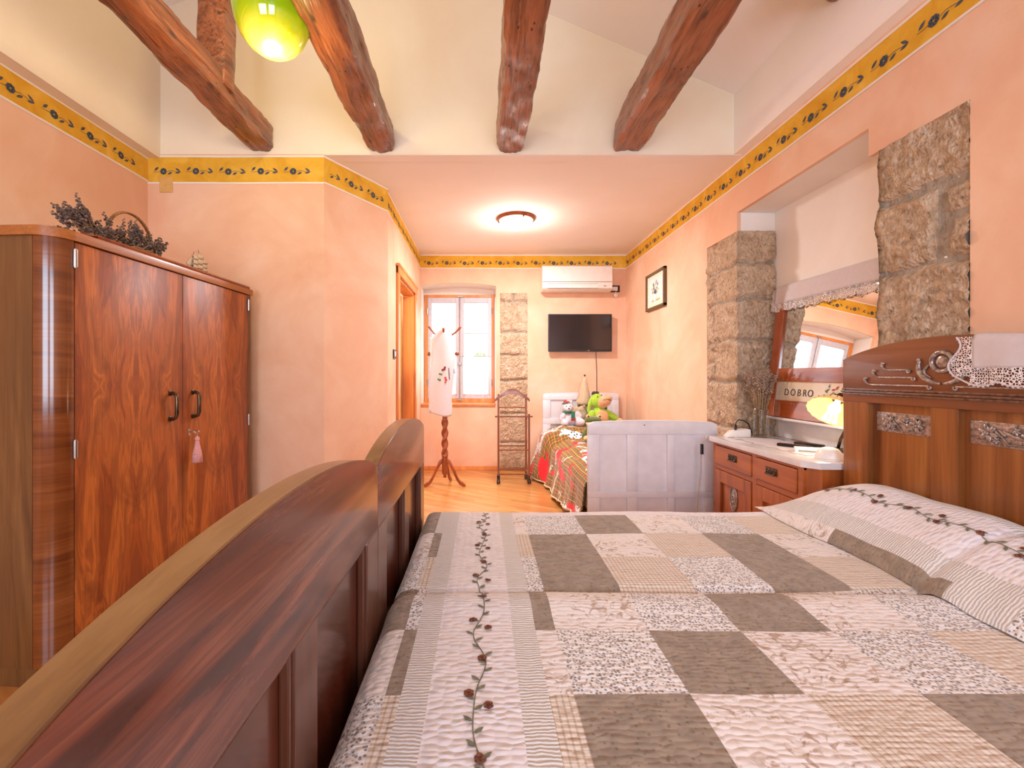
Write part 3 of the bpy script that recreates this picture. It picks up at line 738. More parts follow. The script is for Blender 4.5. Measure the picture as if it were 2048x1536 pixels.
# quilt
def qz(x, y):
    z = .538 + .006 * noise.noise((x*2.2, y*2.2, 1)) + .003 * noise.noise((x*7, y*7, 4))
    z -= .013 * math.exp(-((y - 1.268 - .012*math.sin(x*3)) / .016)**2); z += .009 * math.exp(-((y - 1.19) / .055)**2)
    return z
def edge(s, a, r):
    """fold over an edge: returns (run, drop) for arc-length s past the edge start a"""
    t = s / r
    if t < PI/2: return r*math.sin(t), r*(1-math.cos(t))
    return r, r + s - r*PI/2
def qp(s, q):
    x, y, dz = s, q, 0.
    if s < -.20: d, h = edge(-.20 - s, 0, .060); x = -.20 - d; dz += h
    if q > 1.985: d, h = edge(q - 1.985, 0, .052); y = 1.985 + d; dz = max(dz, h)
    if q < .27: d, h = edge(.27 - q, 0, .05); y = .27 - d; dz = max(dz, h)
    ripple = .008 * noise.noise((x*9, y*9, dz*6)) * min(1, dz*12)
    return Vector((x, y + (ripple if q > 1.985 else 0), qz(x, y) - dz))
BRO, FLO, DOT, CHK, BEI, WHI, RUL = range(7)
rowsY = [.205, .42, .64, .855, 1.07, 1.28, 1.50, 1.72, 1.943]
tabl = {1: (DOT, BRO, FLO, DOT, BEI, FLO, DOT), 2: (BRO, FLO, CHK, BRO, FLO, DOT, BRO), 3: (BRO, CHK, DOT, BRO, CHK, FLO, BRO), 4: (FLO, DOT, BRO, FLO, DOT, BRO, FLO),
        5: (DOT, BRO, FLO, DOT, BEI, FLO, CHK), 6: (BRO, FLO, CHK, BRO, FLO, DOT, BRO), 7: (FLO, CHK, BRO, FLO, DOT, BRO, FLO), 8: (CHK, DOT, FLO, BRO, CHK, FLO, DOT)}
def qmat(s, q):
    r = 8 - sum(1 for y in rowsY if q > y) + 1
    if r < 1: r = 0
    r = min(r, 8)
    if -.104 < s < .069: return WHI
    if .069 <= s < .124 or -.157 < s <= -.104: return RUL
    if s >= .172: return WHI if r == 0 else tabl[r][min(6, int((s - .172) / .2196))]
    if s >= .124: return (WHI, FLO, CHK, DOT, BRO, FLO, CHK, DOT, BRO)[r]
    if s > -.187: return (RUL, RUL, BRO, CHK, DOT, BRO, CHK, DOT, BRO)[r]
    return (BRO, BRO, FLO, DOT, BRO, FLO, DOT, BRO, FLO)[r]
def cuts(marks, step):
    out = []
    for a, b in zip(marks, marks[1:]):
        n = max(1, round((b - a) / step)); out += [a + (b-a)*i/n for i in range(n)]
    return out + [marks[-1]]
us = cuts([-.46, -.294, -.20, -.187, -.157, -.104, .069, .124, .172] + [.172 + .2196*k for k in range(1, 7)] + [1.612], .0125)
vs = cuts([.10, .20] + rowsY[1:] + [1.985, 2.067, 2.36], .0125)
mb = MB(); mb.grid(qp, us, vs, mfn=qmat)
quilt = tag(obj('quilt', mb, M['quilt'], smooth=True), 'quilted patchwork bedspread in brown, beige and white across both beds', 'bedspread'); WM[quilt.name] = Matrix()
# embroidered vine along the white band
def petals(mb, P, s, n=5, a0=0, mi=0):
    """a little satin-stitch rosette; P(u,v,h)"""
    for k in range(n):
        a = a0 + 2*PI*k/n
        pts = [P(s*(.45*math.cos(a) + .55*math.cos(a + t)), s*(.45*math.sin(a) + .55*math.sin(a + t)), .0012 + .0004*k) for t in lin(-1.6, 1.6, 6)]
        mb.poly(pts + [P(0, 0, .0012)], mi)
    mb.poly([P(.3*s*math.cos(t), .3*s*math.sin(t), .004) for t in lin(0, 2*PI, 8)[:-1]], mi + 1)
def vine(mb, C, L, flowers, amp=.012, per=.25, step=.012):
    """C(u along, v across, h) -> point"""
    vv = lambda u: amp * math.sin(2*PI*u/per) + .004*math.sin(u*41)
    mb.tube([C(u, vv(u), .0015) for u in lin(0, L, int(L/step))], .0011, 5, mi=2)
    k = 0; u = .012
    while u < L:
        sd = 1 if k % 2 else -1; b = vv(u)
        lf = [(0, 0), (.007, sd*.004), (.012, sd*.012), (.014, sd*.021), (.004, sd*.016), (.0, sd*.007)]
        mb.poly([C(u + a*1.0, b + c*.85, .0022) for a, c in lf], 2); u += .026; k += 1
    for u, off, s in flowers:
        petals(mb, lambda a, c, h: C(u + a, off + c, h + .001), s, 6, u*9, 0)
mv = MB(); y0v = .62
fl_ = []
for k in range(6):
    b = .09 + .25*k
    fl_ += [(u_, o_, r_) for u_, o_, r_ in ((b, .006, .0105), (b + .115, .019, .0098), (b + .145, -.018, .0105)) if u_ < 1.34]
vine(mv, lambda u, v, h: Vector((-.012 + v + .012*(u/1.36), y0v + u, qz(-.012 + v, y0v + u) + h)), 1.36, fl_)
obj('embroidered_vine', mv, [M['rose'], plain('dark_stitch', S(84, 46, 34), .9), M['vine']], quilt, label='brown roses on a green stem stitched along the white band')

# pillow
PY0, PY1 = .26, 2.055
def px0(y): return 1.235 + .022*noise.noise((y*3, 2, 2)) - .015*sm((1.6-y)/.6) 
def ph(s, y):
    e = min(1., max(0., (PY1 - y) / .34)); e = math.sin(e*PI/2)**.9
    e2 = min(1, max(0, (y - PY0)/.3)); e *= math.sin(e2*PI/2)
    hump = 1 - .16*math.exp(-((y - 1.17)/.10)**2)
    return .178 * (math.sin(min(1, s/.74)*PI/2)**.72) * (1 - .22*max(0, (s-.74)/.26)**2) * e * hump
def pillow_top(s, y, h=0):
    x = px0(y) + (1.612 - px0(y)) * s
    z = qz(x, y) + .005 + ph(s, y)
    f = .004*noise.noise((x*14, y*10, 3)) + .007*noise.noise((x*4, y*5, 8)) * min(1, s*4)
    return Vector((x, y, z + f + h))
mb = MB()
ss = [0, .012, .03, .055] + lin(.08, 1.0, 52); yv = cuts([PY0, 1.05, 1.35, 1.62, PY1], .0125)
def pm(s, y):
    if s < .075: return (DOT, RUL, BRO, FLO, RUL)[0 if y < 1.05 else 1 if y < 1.2 else 2 if y < 1.62 else 3] 
    if s < .22: return RUL
    if s < .70: return WHI
    if s < .80: return RUL
    return (DOT, BEI, CHK, FLO)[int(y*4.5) % 4]
mb.grid(lambda s, y: pillow_top(s, y), ss, yv, mfn=pm)
mb.grid(lambda s, y: Vector((px0(y) + (1.612 - px0(y))*s, y, qz(px0(y) + (1.612-px0(y))*s, y) + .0035 + .0015*(s in (0., 1.)))), lin(0, 1, 12), yv, mi=WHI)
pil = tag(obj('pillow', mb, M['quilt'], smooth=True), 'long plump pillow in quilted patchwork cover lying against the headboard', 'pillow'); WM[pil.name] = Matrix()
mv = MB()
fl_ = []
for k in range(7): b = .06 + .22*k; fl_ += [(b, .006, .0095), (b + .10, .016, .0095), (b + .115, -.017, .0095)]
vine(mv, lambda u, v, h: pillow_top(.47 + v/.38, 2.0 - u) + Vector((0, 0, h + .001)), 1.55, fl_, amp=.008, per=.22)
obj('embroidered_vine', mv, [M['rose'], plain('dark_stitch2', S(84, 46, 34), .9), M['vine']], pil, label='brown roses stitched along the pillow')

# lace cloth on the headboard
def hcloth(mb, ya, yb, zb, side=True, off=.004, scal=0):
    zt = lambda y: arch(y, JY, 2.03, 1.213, 1.283) if y > JY else arch(y, .235, JY, 1.213, 1.283)
    def f(y, t):
        z0 = zt(y) + off
        if t < 0: return Vector((HXI + .03 - off + t*.3*0 + (-t)*.06, y, z0))
        zz = z0 - t * (z0 - zb(y)); return Vector((HXI - off - .003 - .012*sm(t*5) - .003*math.sin(y*46 + t)*t, y, zz))
    return f
mb = MB(); ca, cb = .90, 1.476
zb = lambda y: 1.166
fn = hcloth(mb, ca, cb, zb)
mb.grid(fn, lin(ca, cb, 60), [-.6, -.3, -.02] + lin(0.03, 1, 10))
dc = tag(obj('headboard_cloth', mb, M['linen'], smooth=True), 'white linen cloth with crochet edge draped over the headboard', 'lace cloth'); solid(dc, .0015)
mb = MB()
def sc(y): return 1.166 - .042 - .014*abs(math.sin((y - ca)*PI/.10))
f2 = lambda y, t: Vector((HXI - .0205 - .003*math.sin(y*46 + 1), y, 1.168 - t*(1.168 - sc(y))))
mb.grid(f2, lin(ca - .03, cb + .005, 90), lin(0, 1, 8))
def sw(z): return .05 + .02*math.sin((z - 1.14)*PI/.07)
mb.grid(lambda z, t: Vector((HXI - .019, cb - .002 + t*sw(z), z)), lin(1.140, 1.272, 26), lin(0, 1, 8))
lc = obj('crochet_border', mb, M['lace2'], dc, label='open crochet edging'); 
mb = MB()
ed = [(HXI - .021, y, sc(y)) for y in lin(ca - .03, cb + .005, 90)] + [(HXI - .020, cb + .0035 + sw(z), z) for z in lin(1.140, 1.272, 26)]
mb.tube(ed, .0028, 6)
for i in range(0, len(ed), 2): mb.ell((ed[i][0], ed[i][1], ed[i][2] - .003), .0035, u=6, v=5)
obj('picot_edge', mb, M['linen'], lc)

# ------------------------------------------------------------------ wardrobe (local frame: x along the front, y into the depth)
wn, wf_ = Vector((-1.547, 1.70)), Vector((-1.484, 2.83)); wl = (wf_ - wn).length; wang = math.atan2((wf_-wn).y, (wf_-wn).x)
wd = thing('wardrobe', 'tall two-door walnut wardrobe with a rounded corner against the left wall', 'wardrobe', (wn.x, wn.y, 0), wang)
R_ = .078; zt0, zt1 = 1.650, 1.686
L_ = wl + .035
curve = [(-R_*math.sin(t), R_*(1-math.cos(t))) for t in lin(0, PI/2, 16)]
b = MB()
b.box(.004, L_ - .015, .020, .56, .10, zt0 + .01); b.box(-R_ + .016, .01, R_ + .004, .558, .10, zt0 + .01); b.box(-R_ + .02, L_ - .02, .085, .54, 0, .10)
b.box(wl + .004, L_, 0, .57, .08, zt0, .002)
obj('carcass', b, M['walnut'], wd, local=True)
b = MB(); b.box(-R_, -R_ + .018, R_ + .002, .56, .08, zt0); obj('side_panel', b, M['walnut'], wd, local=True, label='plain lighter side panel')
b = MB(); cc = [(x, y) for x, y in curve]
b.prism([Vector((x, y, .08)) for x, y in cc] + [Vector((x*.85 + .004, y*.85 + .012 , .08)) for x, y in reversed(cc)], (0, 0, zt0 - .08))
obj('rounded_corner', b, M['walnut_h'], wd, local=True, smooth='auto', label='glossy rounded corner with cross-grained veneer')
for i, (a, c) in enumerate(((.004, wl/2 - .0015), (wl/2 + .0015, wl))):
    b = MB(); b.box(a, c, -.002, .018, .10, zt0 - .003, .0025)
    dd = obj('door', b, M['burl'], wd, local=True, smooth='auto')
    hx = wl/2 - .085 if i == 0 else wl/2 + .072
    h = MB(); zc = .994; pts = []
    for t in lin(-PI/2, PI/2, 8): pts.append((hx, -.008 - .030*math.cos(t)*1.1 - (.0), 0))
    pp = [(hx, 0, zc + .062), (hx, -.018, zc + .063), (hx, -.030, zc + .057), (hx, -.036, zc + .044), (hx, -.037, zc), (hx, -.036, zc - .044), (hx, -.030, zc - .057), (hx, -.018, zc - .063), (hx, 0, zc - .062)]
    h.tube(pp, .0085, 12); h.lathe([(.013, 0), (.013, .004), (.009, .006)], (hx, -.002, zc + .062), 16, M=Matrix.Rotation(PI/2, 4, 'X')); h.lathe([(.013, 0), (.013, .004), (.009, .006)], (hx, -.002, zc - .062), 16, M=Matrix.Rotation(PI/2, 4, 'X'))
    h.tube([(hx, -.0365, zc - .036), (hx, -.0368, zc - .030)], .0098, 12)
    obj('handle', h, M['bronze'], dd, local=True, smooth='auto')
    for zz in (1.585, .865):
        g = MB(); xx = .0 if i == 0 else wl + .002
        g.tube([(xx, -.006, zz - .033), (xx, -.006, zz + .033)], .008, 12); g.tube([(xx, -.006, zz - .036), (xx, -.006, zz + .036)], .005, 10)
        obj('hinge', g, M['steel'], dd, local=True, smooth='auto')
    if i == 1:
        k = MB(); kx, kz = wl/2 + .045, .853
        k.box(kx - .006, kx + .006, -.004, .0, kz - .02, kz + .016, .001)
        obj('keyhole_plate', k, M['steel'], dd, local=True)
b = MB()
def outline(o): return [(L_ + o, -.002 - o)] + [(x - (o if n_ else o*math.sin(t)), y - o*math.cos(t)) for n_, (t, (x, y)) in enumerate([]) ] 
ol = [(L_ + .004, -.012)] + [(-(R_ + .012)*math.sin(t) + .0, R_ - (R_ + .012)*math.cos(t)) for t in lin(0, PI/2, 16)] + [(-R_ - .012, .57), (L_ + .004, .57)]
b.prism([Vector((x, y, zt0)) for x, y in ol], (0, 0, zt1 - zt0), bev=.003); obj('cornice', b, M['walnut_x'], wd, local=True, smooth='auto')
b = MB(); mo = [(.0, 0), (.016, .004), (.020, .012), (.014, .020), (0, .023)]
b.prism([Vector((.10, .018 - y + .0, zt1 + z)) for y, z in mo], (L_ - .11, 0, 0))
b.prism([Vector((.10, .018, zt1)), Vector((.10, -.002, zt1 + .010)), Vector((.055, .012, zt1 + .008)), Vector((.10, .018, zt1 + .023))][0:4], (.004, 0.003, 0))
b.prism([Vector((.10, .018, zt1)), Vector((.10, -.001, zt1 + .011)), Vector((.10, .018, zt1 + .023))], (-.045, .012, -.004))
obj('top_moulding', b, M['turned'], wd, local=True, smooth='auto', label='reddish half-round moulding along the top front edge')
Mw = WM[wd.name]
def wl2w(x, y, z): return Mw @ Vector((x, y, z))
# key with tassel
kt = thing('wardrobe_key', 'small key with a pink tassel hanging in the right wardrobe door', 'key', wl2w(kx, -.004, kz))
kk = MB(); kk.tube([wl2w(kx, -.004, kz), wl2w(kx, -.035, kz)], .0026, 8)
kk.tube([wl2w(kx + .0, -.045 + .010*math.cos(t), kz + .010*math.sin(t)) for t in lin(0, 2*PI, 16)[:-1]], .002, 8, closed=True)
obj('key', kk, M['steel'], kt, smooth=True)
ta = MB(); tc = wl2w(kx + .004, -.043, kz - .01)
ta.tube([tc + Vector((0, 0, .004)), tc + Vector((0, 0, -.014))], .0018, 6); ta.ell(tc + Vector((0, 0, -.026)), (.0115, .0115, .014))
ta.lathe([(.0, -.034), (.008, -.036), (.009, -.045), (.014, -.07), (.020, -.10), (.024, -.145), (.018, -.146), (0, -.140)], tc, 40, fn=lambda r, z, th: r*(1 + .09*math.sin(th*14 + z*20)))
obj('tassel', ta, M['pink'], kt, smooth=True)
# basket of dried lavender
bx, by = .37, .10
bk = thing('wicker_basket', 'shallow wicker basket with tall arched handle on the wardrobe', 'basket', wl2w(bx, by, zt1), wang)
m = MB()
for k in range(3): m.tube([Vector((bx-.0, by, zt1+.008+k*.010)) + Vector(((.115+.006*k)*math.cos(t), (.07+.004*k)*math.sin(t), .003*math.sin(t*12+k*PI))) for t in lin(0, 2*PI, 60)[:-1]], .006, 6, closed=True)
m.box(bx-.10, bx+.10, by-.05, by+.05, zt1, zt1+.008)
o = obj('basket_bowl', m, M['wicker'], None); o.parent = bk; o.matrix_parent_inverse = Matrix.Translation((-bx, -by, -zt1)); WM[o.name] = Matrix()
m = MB()
for q in range(3):
    m.tube([Vector((bx + .128*math.cos(t) + .004*math.cos(t*14+q*2.1), by + .004*math.sin(t*14+q*2.1), zt1 + .03 + (.172*math.sin(t) if 0 else .172*abs(math.sin(t))**.8))) for t in lin(0.02, PI-.02, 60)], .0045, 6)
o = obj('basket_handle', m, M['wicker'], None, smooth=True); o.parent = bk; o.matrix_parent_inverse = Matrix.Translation((-bx, -by, -zt1))
def sprig(mb, p, d, L, r=.006, seed=0):
    d = Vector(d).normalized(); a = d.orthogonal().normalized(); b2 = d.cross(a)
    p = Vector(p); hd = L * .45
    mb.tube([p, p + d*L*.5, p + d*L + Vector((0, 0, -.004))], .0011, 4, mi=1)
    n = int(hd / .006)
    for i in range(n):
        t = i / n; rr = r * (1 - .55*t) ; an = i*2.4 + seed
        c = p + d*(L - hd + hd*t) + (a*math.cos(an) + b2*math.sin(an))*rr*.7
        g = bmesh.ops.create_icosphere(mb.bm, subdivisions=1, radius=rr*.75)
        bmesh.ops.transform(mb.bm, matrix=Matrix.Translation(c), verts=g['verts'])
random.seed(3)
m = MB()
for i in range(150):
    x = .06 + .40*random.random(); y = .05 + .09*random.random(); z = zt1 + .02 + .05*random.random()
    an = random.uniform(-.5, .7) ; up = random.uniform(-.1, .9) if i % 3 else random.uniform(.4, 1.6)
    left = -1 if x < .30 and random.random() < .6 else random.choice((-1, 1))
    sprig(m, wl2w(x + .05, y, z), (wl2w(left*.9, an*.5, up) - wl2w(0, 0, 0)), random.uniform(.07, .13), .0105, i)
for s_ in ((.10, .06, 1.72, -.9, -.1, .42, .15), (.13, .06, 1.73, -.9, -.1, .55, .15), (.30, .08, 1.74, .1, 0, 1, .11), (.36, .08, 1.74, .12, 0, 1, .13), (.36, .09, 1.74, -.1, 0, 1, .11), (.48, .06, 1.70, .3, 0, .8, .06)):
    sprig(m, wl2w(*s_[:3]), wl2w(s_[3], s_[4], s_[5]) - wl2w(0, 0, 0), s_[6], .008, 1)
lv = tag(rebase(obj('dried_lavender', m, [M['lavender'], M['straw']])), 'bunch of dried grey lavender lying in the basket on the wardrobe', 'dried flowers'); lv['kind'] = 'stuff'
# model ship
sx, sy = .80, .085
sp = thing('model_ship', 'small model sailing ship with cream sails on the wardrobe', 'model ship', wl2w(sx, sy, zt1), wang)
def put(name, mb, mat, smooth=False):
    o = obj(name, mb, mat, None, smooth=smooth); o.parent = sp; o.matrix_parent_inverse = Matrix.Translation((-sx, -sy, -zt1)); return o
m = MB(); zb_ = zt1
m.grid(lambda t, k: Vector((sx - .065 + .13*t, sy + .016*math.sin(PI*min(1, t*.85 + .12))*math.sin(k), zb_ + .012 + .014*(2*t-1)**2 + .016 - .020*abs(math.cos(k)) )), lin(0, 1, 14), lin(-PI/2, PI/2, 10))
m.box(sx - .06, sx + .06, sy - .010, sy + .010, zb_ + .022, zb_ + .027); m.box(sx - .03, sx + .03, sy - .008, sy + .008, zb_, zb_ + .012)
put('hull', m, M['turned'], True)
m = MB()
for dx, hh in ((-.035, .135), (.003, .155), (.042, .125)):
    m.tube([(sx + dx, sy, zb_ + .02), (sx + dx, sy, zb_ + hh)], .0014, 6)
    for q in (.35, .6, .82): m.tube([(sx + dx - .022, sy - .004, zb_ + .02 + q*(hh-.02)), (sx + dx + .022, sy + .004, zb_ + .02 + q*(hh-.02))], .001, 5)
m.tube([(sx - .06, sy, zb_ + .035), (sx - .095, sy, zb_ + .06)], .0013, 6); m.tube([(sx - .095, sy, zb_ + .06), (sx - .035, sy, zb_ + .13)], .0006, 4); m.tube([(sx - .035, sy, zb_ + .135), (sx + .003, sy, zb_ + .15), (sx + .042, sy, zb_ + .124)], .0006, 4)
put('rigging', m, M['wicker'])
m = MB()
for dx, hh in ((-.035, .135), (.003, .155), (.042, .125)):
    for a, c in ((.2, .38), (.4, .6), (.63, .82)):
        m.grid(lambda u, v: Vector((sx + dx - .019 + .038*u, sy - .006 - .008*math.sin(PI*v), zb_ + .02 + (a + (c-a)*v)*(hh-.02))), lin(0, 1, 4), lin(0, 1, 4))
m.poly([(sx - .092, sy, zb_ + .058), (sx - .040, sy - .003, zb_ + .12), (sx - .042, sy - .003, zb_ + .045)])
solid(put('sails', m, M['sail'], True), .0012)
# ------------------------------------------------------------------ dresser with mirror
ZT = .745; DX0, DX1, DY0, DY1 = 1.497, 1.945, 2.060, 2.940
ds = thing('dresser', 'orange cherry dresser with marble top and tilted mirror in the stone niche', 'dresser', ((DX0+DX1)/2, (DY0+DY1)/2, 0))
b = MB(); ch = .055
b.prism([Vector(p) for p in ((DX0 + ch, DY0, .06), (DX1, DY0, .06), (DX1, DY1, .06), (DX0 + .022, DY1, .06), (DX0 + .022, DY0 + ch, .06))], (0, 0, ZT - .032 - .06))
b.box(DX0 + .03, DX1, DY0 + .02, DY1 - .02, 0, .06)
obj('carcass', b, M['dresser_z'], ds)
b = MB(); o_ = .015
b.prism([Vector(p) for p in ((DX0 + .035, DY0 - o_, ZT - .032), (DX1, DY0 - o_, ZT - .032), (DX1, DY1 + o_, ZT - .032), (DX0 - o_, DY1 + o_, ZT - .032), (DX0 - o_, DY0 + .045, ZT - .032))], (0, 0, .032), bev=.004)
top = obj('marble_top', b, M['marble'], ds, smooth='auto')
b = MB()
for y0, y1 in ((DY0 + ch, DY0 + ch + .035), (2.475, 2.515), (DY1 - .035, DY1)): b.box(DX0 + .004, DX0 + .03, y0, y1, .06, ZT - .034, .003)
for z0, z1 in ((.06, .10), (.545, .575), (ZT - .05, ZT - .034)): b.box(DX0 + .006, DX0 + .03, DY0 + ch, DY1, z0, z1, .003)
obj('front_frame', b, M['dresser'], ds)
for (a, c), hy in (((2.150, 2.475), 2.335), ((2.515, 2.905), 2.70)):
    q = MB(); q.box(DX0 - .002, DX0 + .02, a + .003, c - .003, .577, ZT - .052, .004); dw = obj('drawer', q, M['dresser'], ds)
    h = MB(); hz = .645
    h.box(DX0 - .006, DX0 - .001, hy - .045, hy + .045, hz - .02, hz + .02, .002)
    for i in range(7): h.ell((DX0 - .006, hy - .036 + .012*i, hz + .006*(-1)**i), (.004, .007, .008), u=8, v=6)
    h.tube([(DX0 - .006, hy - .034, hz - .004), (DX0 - .018, hy - .030, hz - .016), (DX0 - .018, hy + .030, hz - .016), (DX0 - .006, hy + .034, hz - .004)], .003, 8)
    obj('drawer_pull', h, M['bronze'], dw, smooth='auto')
    q = MB(); st = .062
    q.box(DX0 - .002, DX0 + .02, a + .003, a + st, .102, .543, .003); q.box(DX0 - .002, DX0 + .02, c - st, c - .003, .102, .543, .003)
    q.box(DX0 - .002, DX0 + .02, a + st, c - st, .47, .543, .003); q.box(DX0 - .002, DX0 + .02, a + st, c - st, .102, .175, .003); q.box(DX0 + .012, DX0 + .02, a + st, c - st, .17, .48)
    dr_ = obj('door', q, M['dresser_z'], ds)
    m = MB(); my = (a+c)/2
    m.lathe([(0, .006), (.02, .0055), (.034, .003), (.038, 0)], (DX0 + .012, my, .40), 24, M=Matrix.Diagonal((1, 1, 2.0, 1)) @ Matrix.Rotation(-PI/2, 4, 'Y'))
    m.tube([(DX0 + .008, my + .036*math.cos(t), .40 + .074*math.sin(t)) for t in lin(0, 2*PI, 28)[:-1]], .004, 8, closed=True)
    for k in range(5): m.ell((DX0 + .006, my + .012*math.cos(k*1.26), .395 + .022*math.sin(k*1.26)), (.004, .009, .014), (k*1.26, 0, 0), u=8, v=6)
    obj('oval_medallion', m, M['pewter'], dr_, smooth='auto', label='oval metal medallion on the door panel')
b = MB(); b.box(1.925, 1.945, DY0, DY1, ZT, .868, .003); b.box(1.835, 1.955, DY0 - .01, DY1 + .01, .866, .882, .006); obj('backsplash', b, M['marble'], ds)
# mirror, leaning back
MX0, MZ0 = 1.850, .884; tl = math.atan2(.095, .84); MM = Matrix.Translation((MX0, 0, MZ0)) @ Matrix.Rotation(tl, 4, 'Y')
ya, yb, mh, tk = 2.075, 2.965, .84, .03
b = MB(); sw_ = .085
b.box(0, tk, yb - sw_, yb, 0, mh, .004, M=MM); b.box(0, tk, ya, ya + sw_, 0, mh, .004, M=MM); b.box(.002, tk - .001, ya + .01, yb - .01, mh - .05, mh - .001, .003, M=MM)
mf = obj('mirror_frame', b, M['mirror_wood'], ds)
for z_a, z_b in ((0, .105), (.222, .305)):
    b = MB(); b.box(.001, tk, ya + sw_, yb - sw_, z_a, z_b, .003, M=MM); obj('mirror_rail', b, M['mirror_rail'], mf)
b = MB(); b.box(.012, .02, ya + sw_ - .01, yb - sw_ + .01, .30, mh - .045, M=MM); obj('mirror_glass', b, M['mirror'], mf)
b = MB(); b.box(.010, .02, ya + sw_ - .01, yb - sw_ + .01, .10, .225, M=MM); pn = obj('text_panel', b, M['paper'], mf, label='glazed cream panel with dark letters and a flower sprig')
lm = None
bmx = bmesh.new()
for chr_, yy in (('D', 2.785), ('O', 2.728), ('B', 2.675), ('R', 2.628), ('O', 2.583)):
    R3 = Matrix(((0, 0, -1, 0), (-1, 0, 0, 0), (0, 1, 0, 0), (0, 0, 0, 1)))
    me = text_mesh(chr_, .058, MM @ Matrix.Translation((.0085, yy, .155)) @ R3); bmx.from_mesh(me); bpy.data.meshes.remove(me)
me = bpy.data.meshes.new('letters'); bmx.to_mesh(me); bmx.free(); obj('lettering', me, plain('dark_letter_paint', S(84, 74, 70), .6), pn)
b = MB()
for k, (y, z, l, a) in enumerate(((2.47, .175, .03, .4), (2.455, .165, .028, 2.6), (2.43, .18, .032, .2), (2.41, .165, .03, -.5), (2.44, .15, .03, -1.3), (2.40, .185, .03, .8), (2.45, .19, .025, 1.3))):
    ca, sa = math.cos(a), math.sin(a)
    b.poly([MM @ Vector((.0085 - .0003*k, y - (ca*x - sa*w_), z + sa*x + ca*w_)) for x, w_ in ((0, 0), (l*.4, l*.2), (l, 0), (l*.4, -l*.2))], 1 if k in (2, 5) else 0)
b.tube([MM @ Vector((.008, 2.50, .13)), MM @ Vector((.008, 2.46, .14)), MM @ Vector((.008, 2.41, .17))], .0015, 5)
obj('painted_sprig', b, [M['leaf_green'], M['red_thread']], pn)
# cloth over the mirror
b = MB(); xt = lambda z, f: (MM @ Vector((0, 0, z - MZ0))).x
zt_ = MZ0 + mh*math.cos(tl) - .002
def mc(y, t):
    if t < 0: return Vector((xt(zt_, 0) - .004 + .034*(-t), y, zt_ + .006))
    z = zt_ + .003 - t*.110; return Vector((xt(z, 0) - .006 - .004 - .006*t*math.sin(y*38), y, z))
b.grid(mc, lin(2.06, 2.975, 80), [-1, -.5, -.02] + lin(.04, 1, 8))
mcl = tag(obj('mirror_cloth', b, M['linen'], smooth=True), 'white linen cloth with lace hem hung over the dresser mirror', 'lace cloth'); solid(mcl, .0012)
b = MB()
b.grid(lambda y, t: mc(y, 1) + Vector((-.002 - .006*t*math.sin(y*60)*1.2, 0, -t*(.046 + .010*abs(math.sin(y*PI/.055))))), lin(2.06, 2.985, 150), lin(0, 1, 6))
b.grid(lambda z, t: Vector((xt(z, 0) - .012, 2.972 + t*(.022 + .010*abs(math.sin(z*PI/.05))), z)), lin(zt_ - .15, zt_ - .01, 20), lin(0, 1, 5))
obj('lace_hem', b, M['lace'], mcl, label='open crochet hem')
# things on the dresser
b = MB()
b.grid(lambda u, v: Vector((1.585 + .235*v + .010*math.sin(u*40)*(v in (0., 1.)), 2.22 + .66*u, ZT + .0025 + .001*noise.noise((u*20, v*8, 1)))), lin(0, 1, 60), lin(0, 1, 14))
rn = tag(obj('table_runner', b, M['linen'], smooth=True), 'thin white runner spread on the marble dresser top', 'runner'); solid(rebase(rn), .0015)
mg = thing('glass_mug', 'clear glass beer mug holding dried stalks on the dresser', 'mug', (1.775, 2.88, ZT + .004))
b = MB(); c = (1.775, 2.88, ZT + .004)
b.lathe([(.0, 0), (.044, 0), (.047, .005), (.047, .03), (.045, .17), (.0475, .182), (.044, .182), (.0415, .17), (.042, .03), (.040, .016), (0, .014)], c, 32, fn=lambda r, z, th: r*(1 + (.012*math.cos(th*10) if .01 < z < .165 and r > .0435 else 0)))
obj('mug_body', b, M['mug'], mg, smooth=True)
b = MB(); hd = Vector((-.75, -.25, 0)).normalized()
b.tube([Vector(c) + hd*r + Vector((0, 0, z)) for r, z in ((.044, .145), (.066, .152), (.084, .138), (.088, .10), (.080, .065), (.060, .045), (.044, .042))], .0065, 10)
obj('mug_handle', b, M['mug'], mg, smooth=True)
b = MB(); random.seed(11)
for i in range(90):
    an = random.uniform(0, 2*PI); r0 = .028*math.sqrt(random.random()); sp_ = .17 + .30*random.random()
    d = Vector((math.cos(an)*sp_*.75, math.sin(an)*sp_, 1)); p0 = Vector(c) + Vector((r0*math.cos(an), r0*math.sin(an), .016))
    # stay inside the mug wall, then spread
    L1 = random.uniform(.22, .36); lean = random.uniform(.2, 1.0)
    neck = Vector(c) + Vector((.034*math.cos(an)*lean, .034*math.sin(an)*lean, .175)); d2 = Vector((math.cos(an)*.28*lean, math.sin(an)*.28*lean, 1)).normalized()
    b.tube([p0, neck, neck + d2*(L1 - .17)], .0019, 4, mi=1)
    sprig(b, neck + d2*(L1 - .20), d2, .08 + .06*random.random(), .010, i)
dl = tag(rebase(obj('dried_stalks', b, [plain('brown_dried_flowers', S(176, 148, 128), .95, var=.25, scale=120), M['straw']])), 'spray of dried brown stalks standing in the glass mug', 'dried flowers'); dl['kind'] = 'stuff'
b = MB(); b.prism([Vector(p) for p in ((1.565, 2.885, ZT), (1.715, 2.885, ZT), (1.715, 2.885, ZT + .05), (1.68, 2.885, ZT + .052), (1.60, 2.885, ZT + .040), (1.565, 2.885, ZT + .008))], (0, .055, 0), bev=.005)
pb = tag(rebase(obj('power_adapter', b, M['acw'], smooth='auto')), 'flat white power box at the far end of the dresser', 'power box')
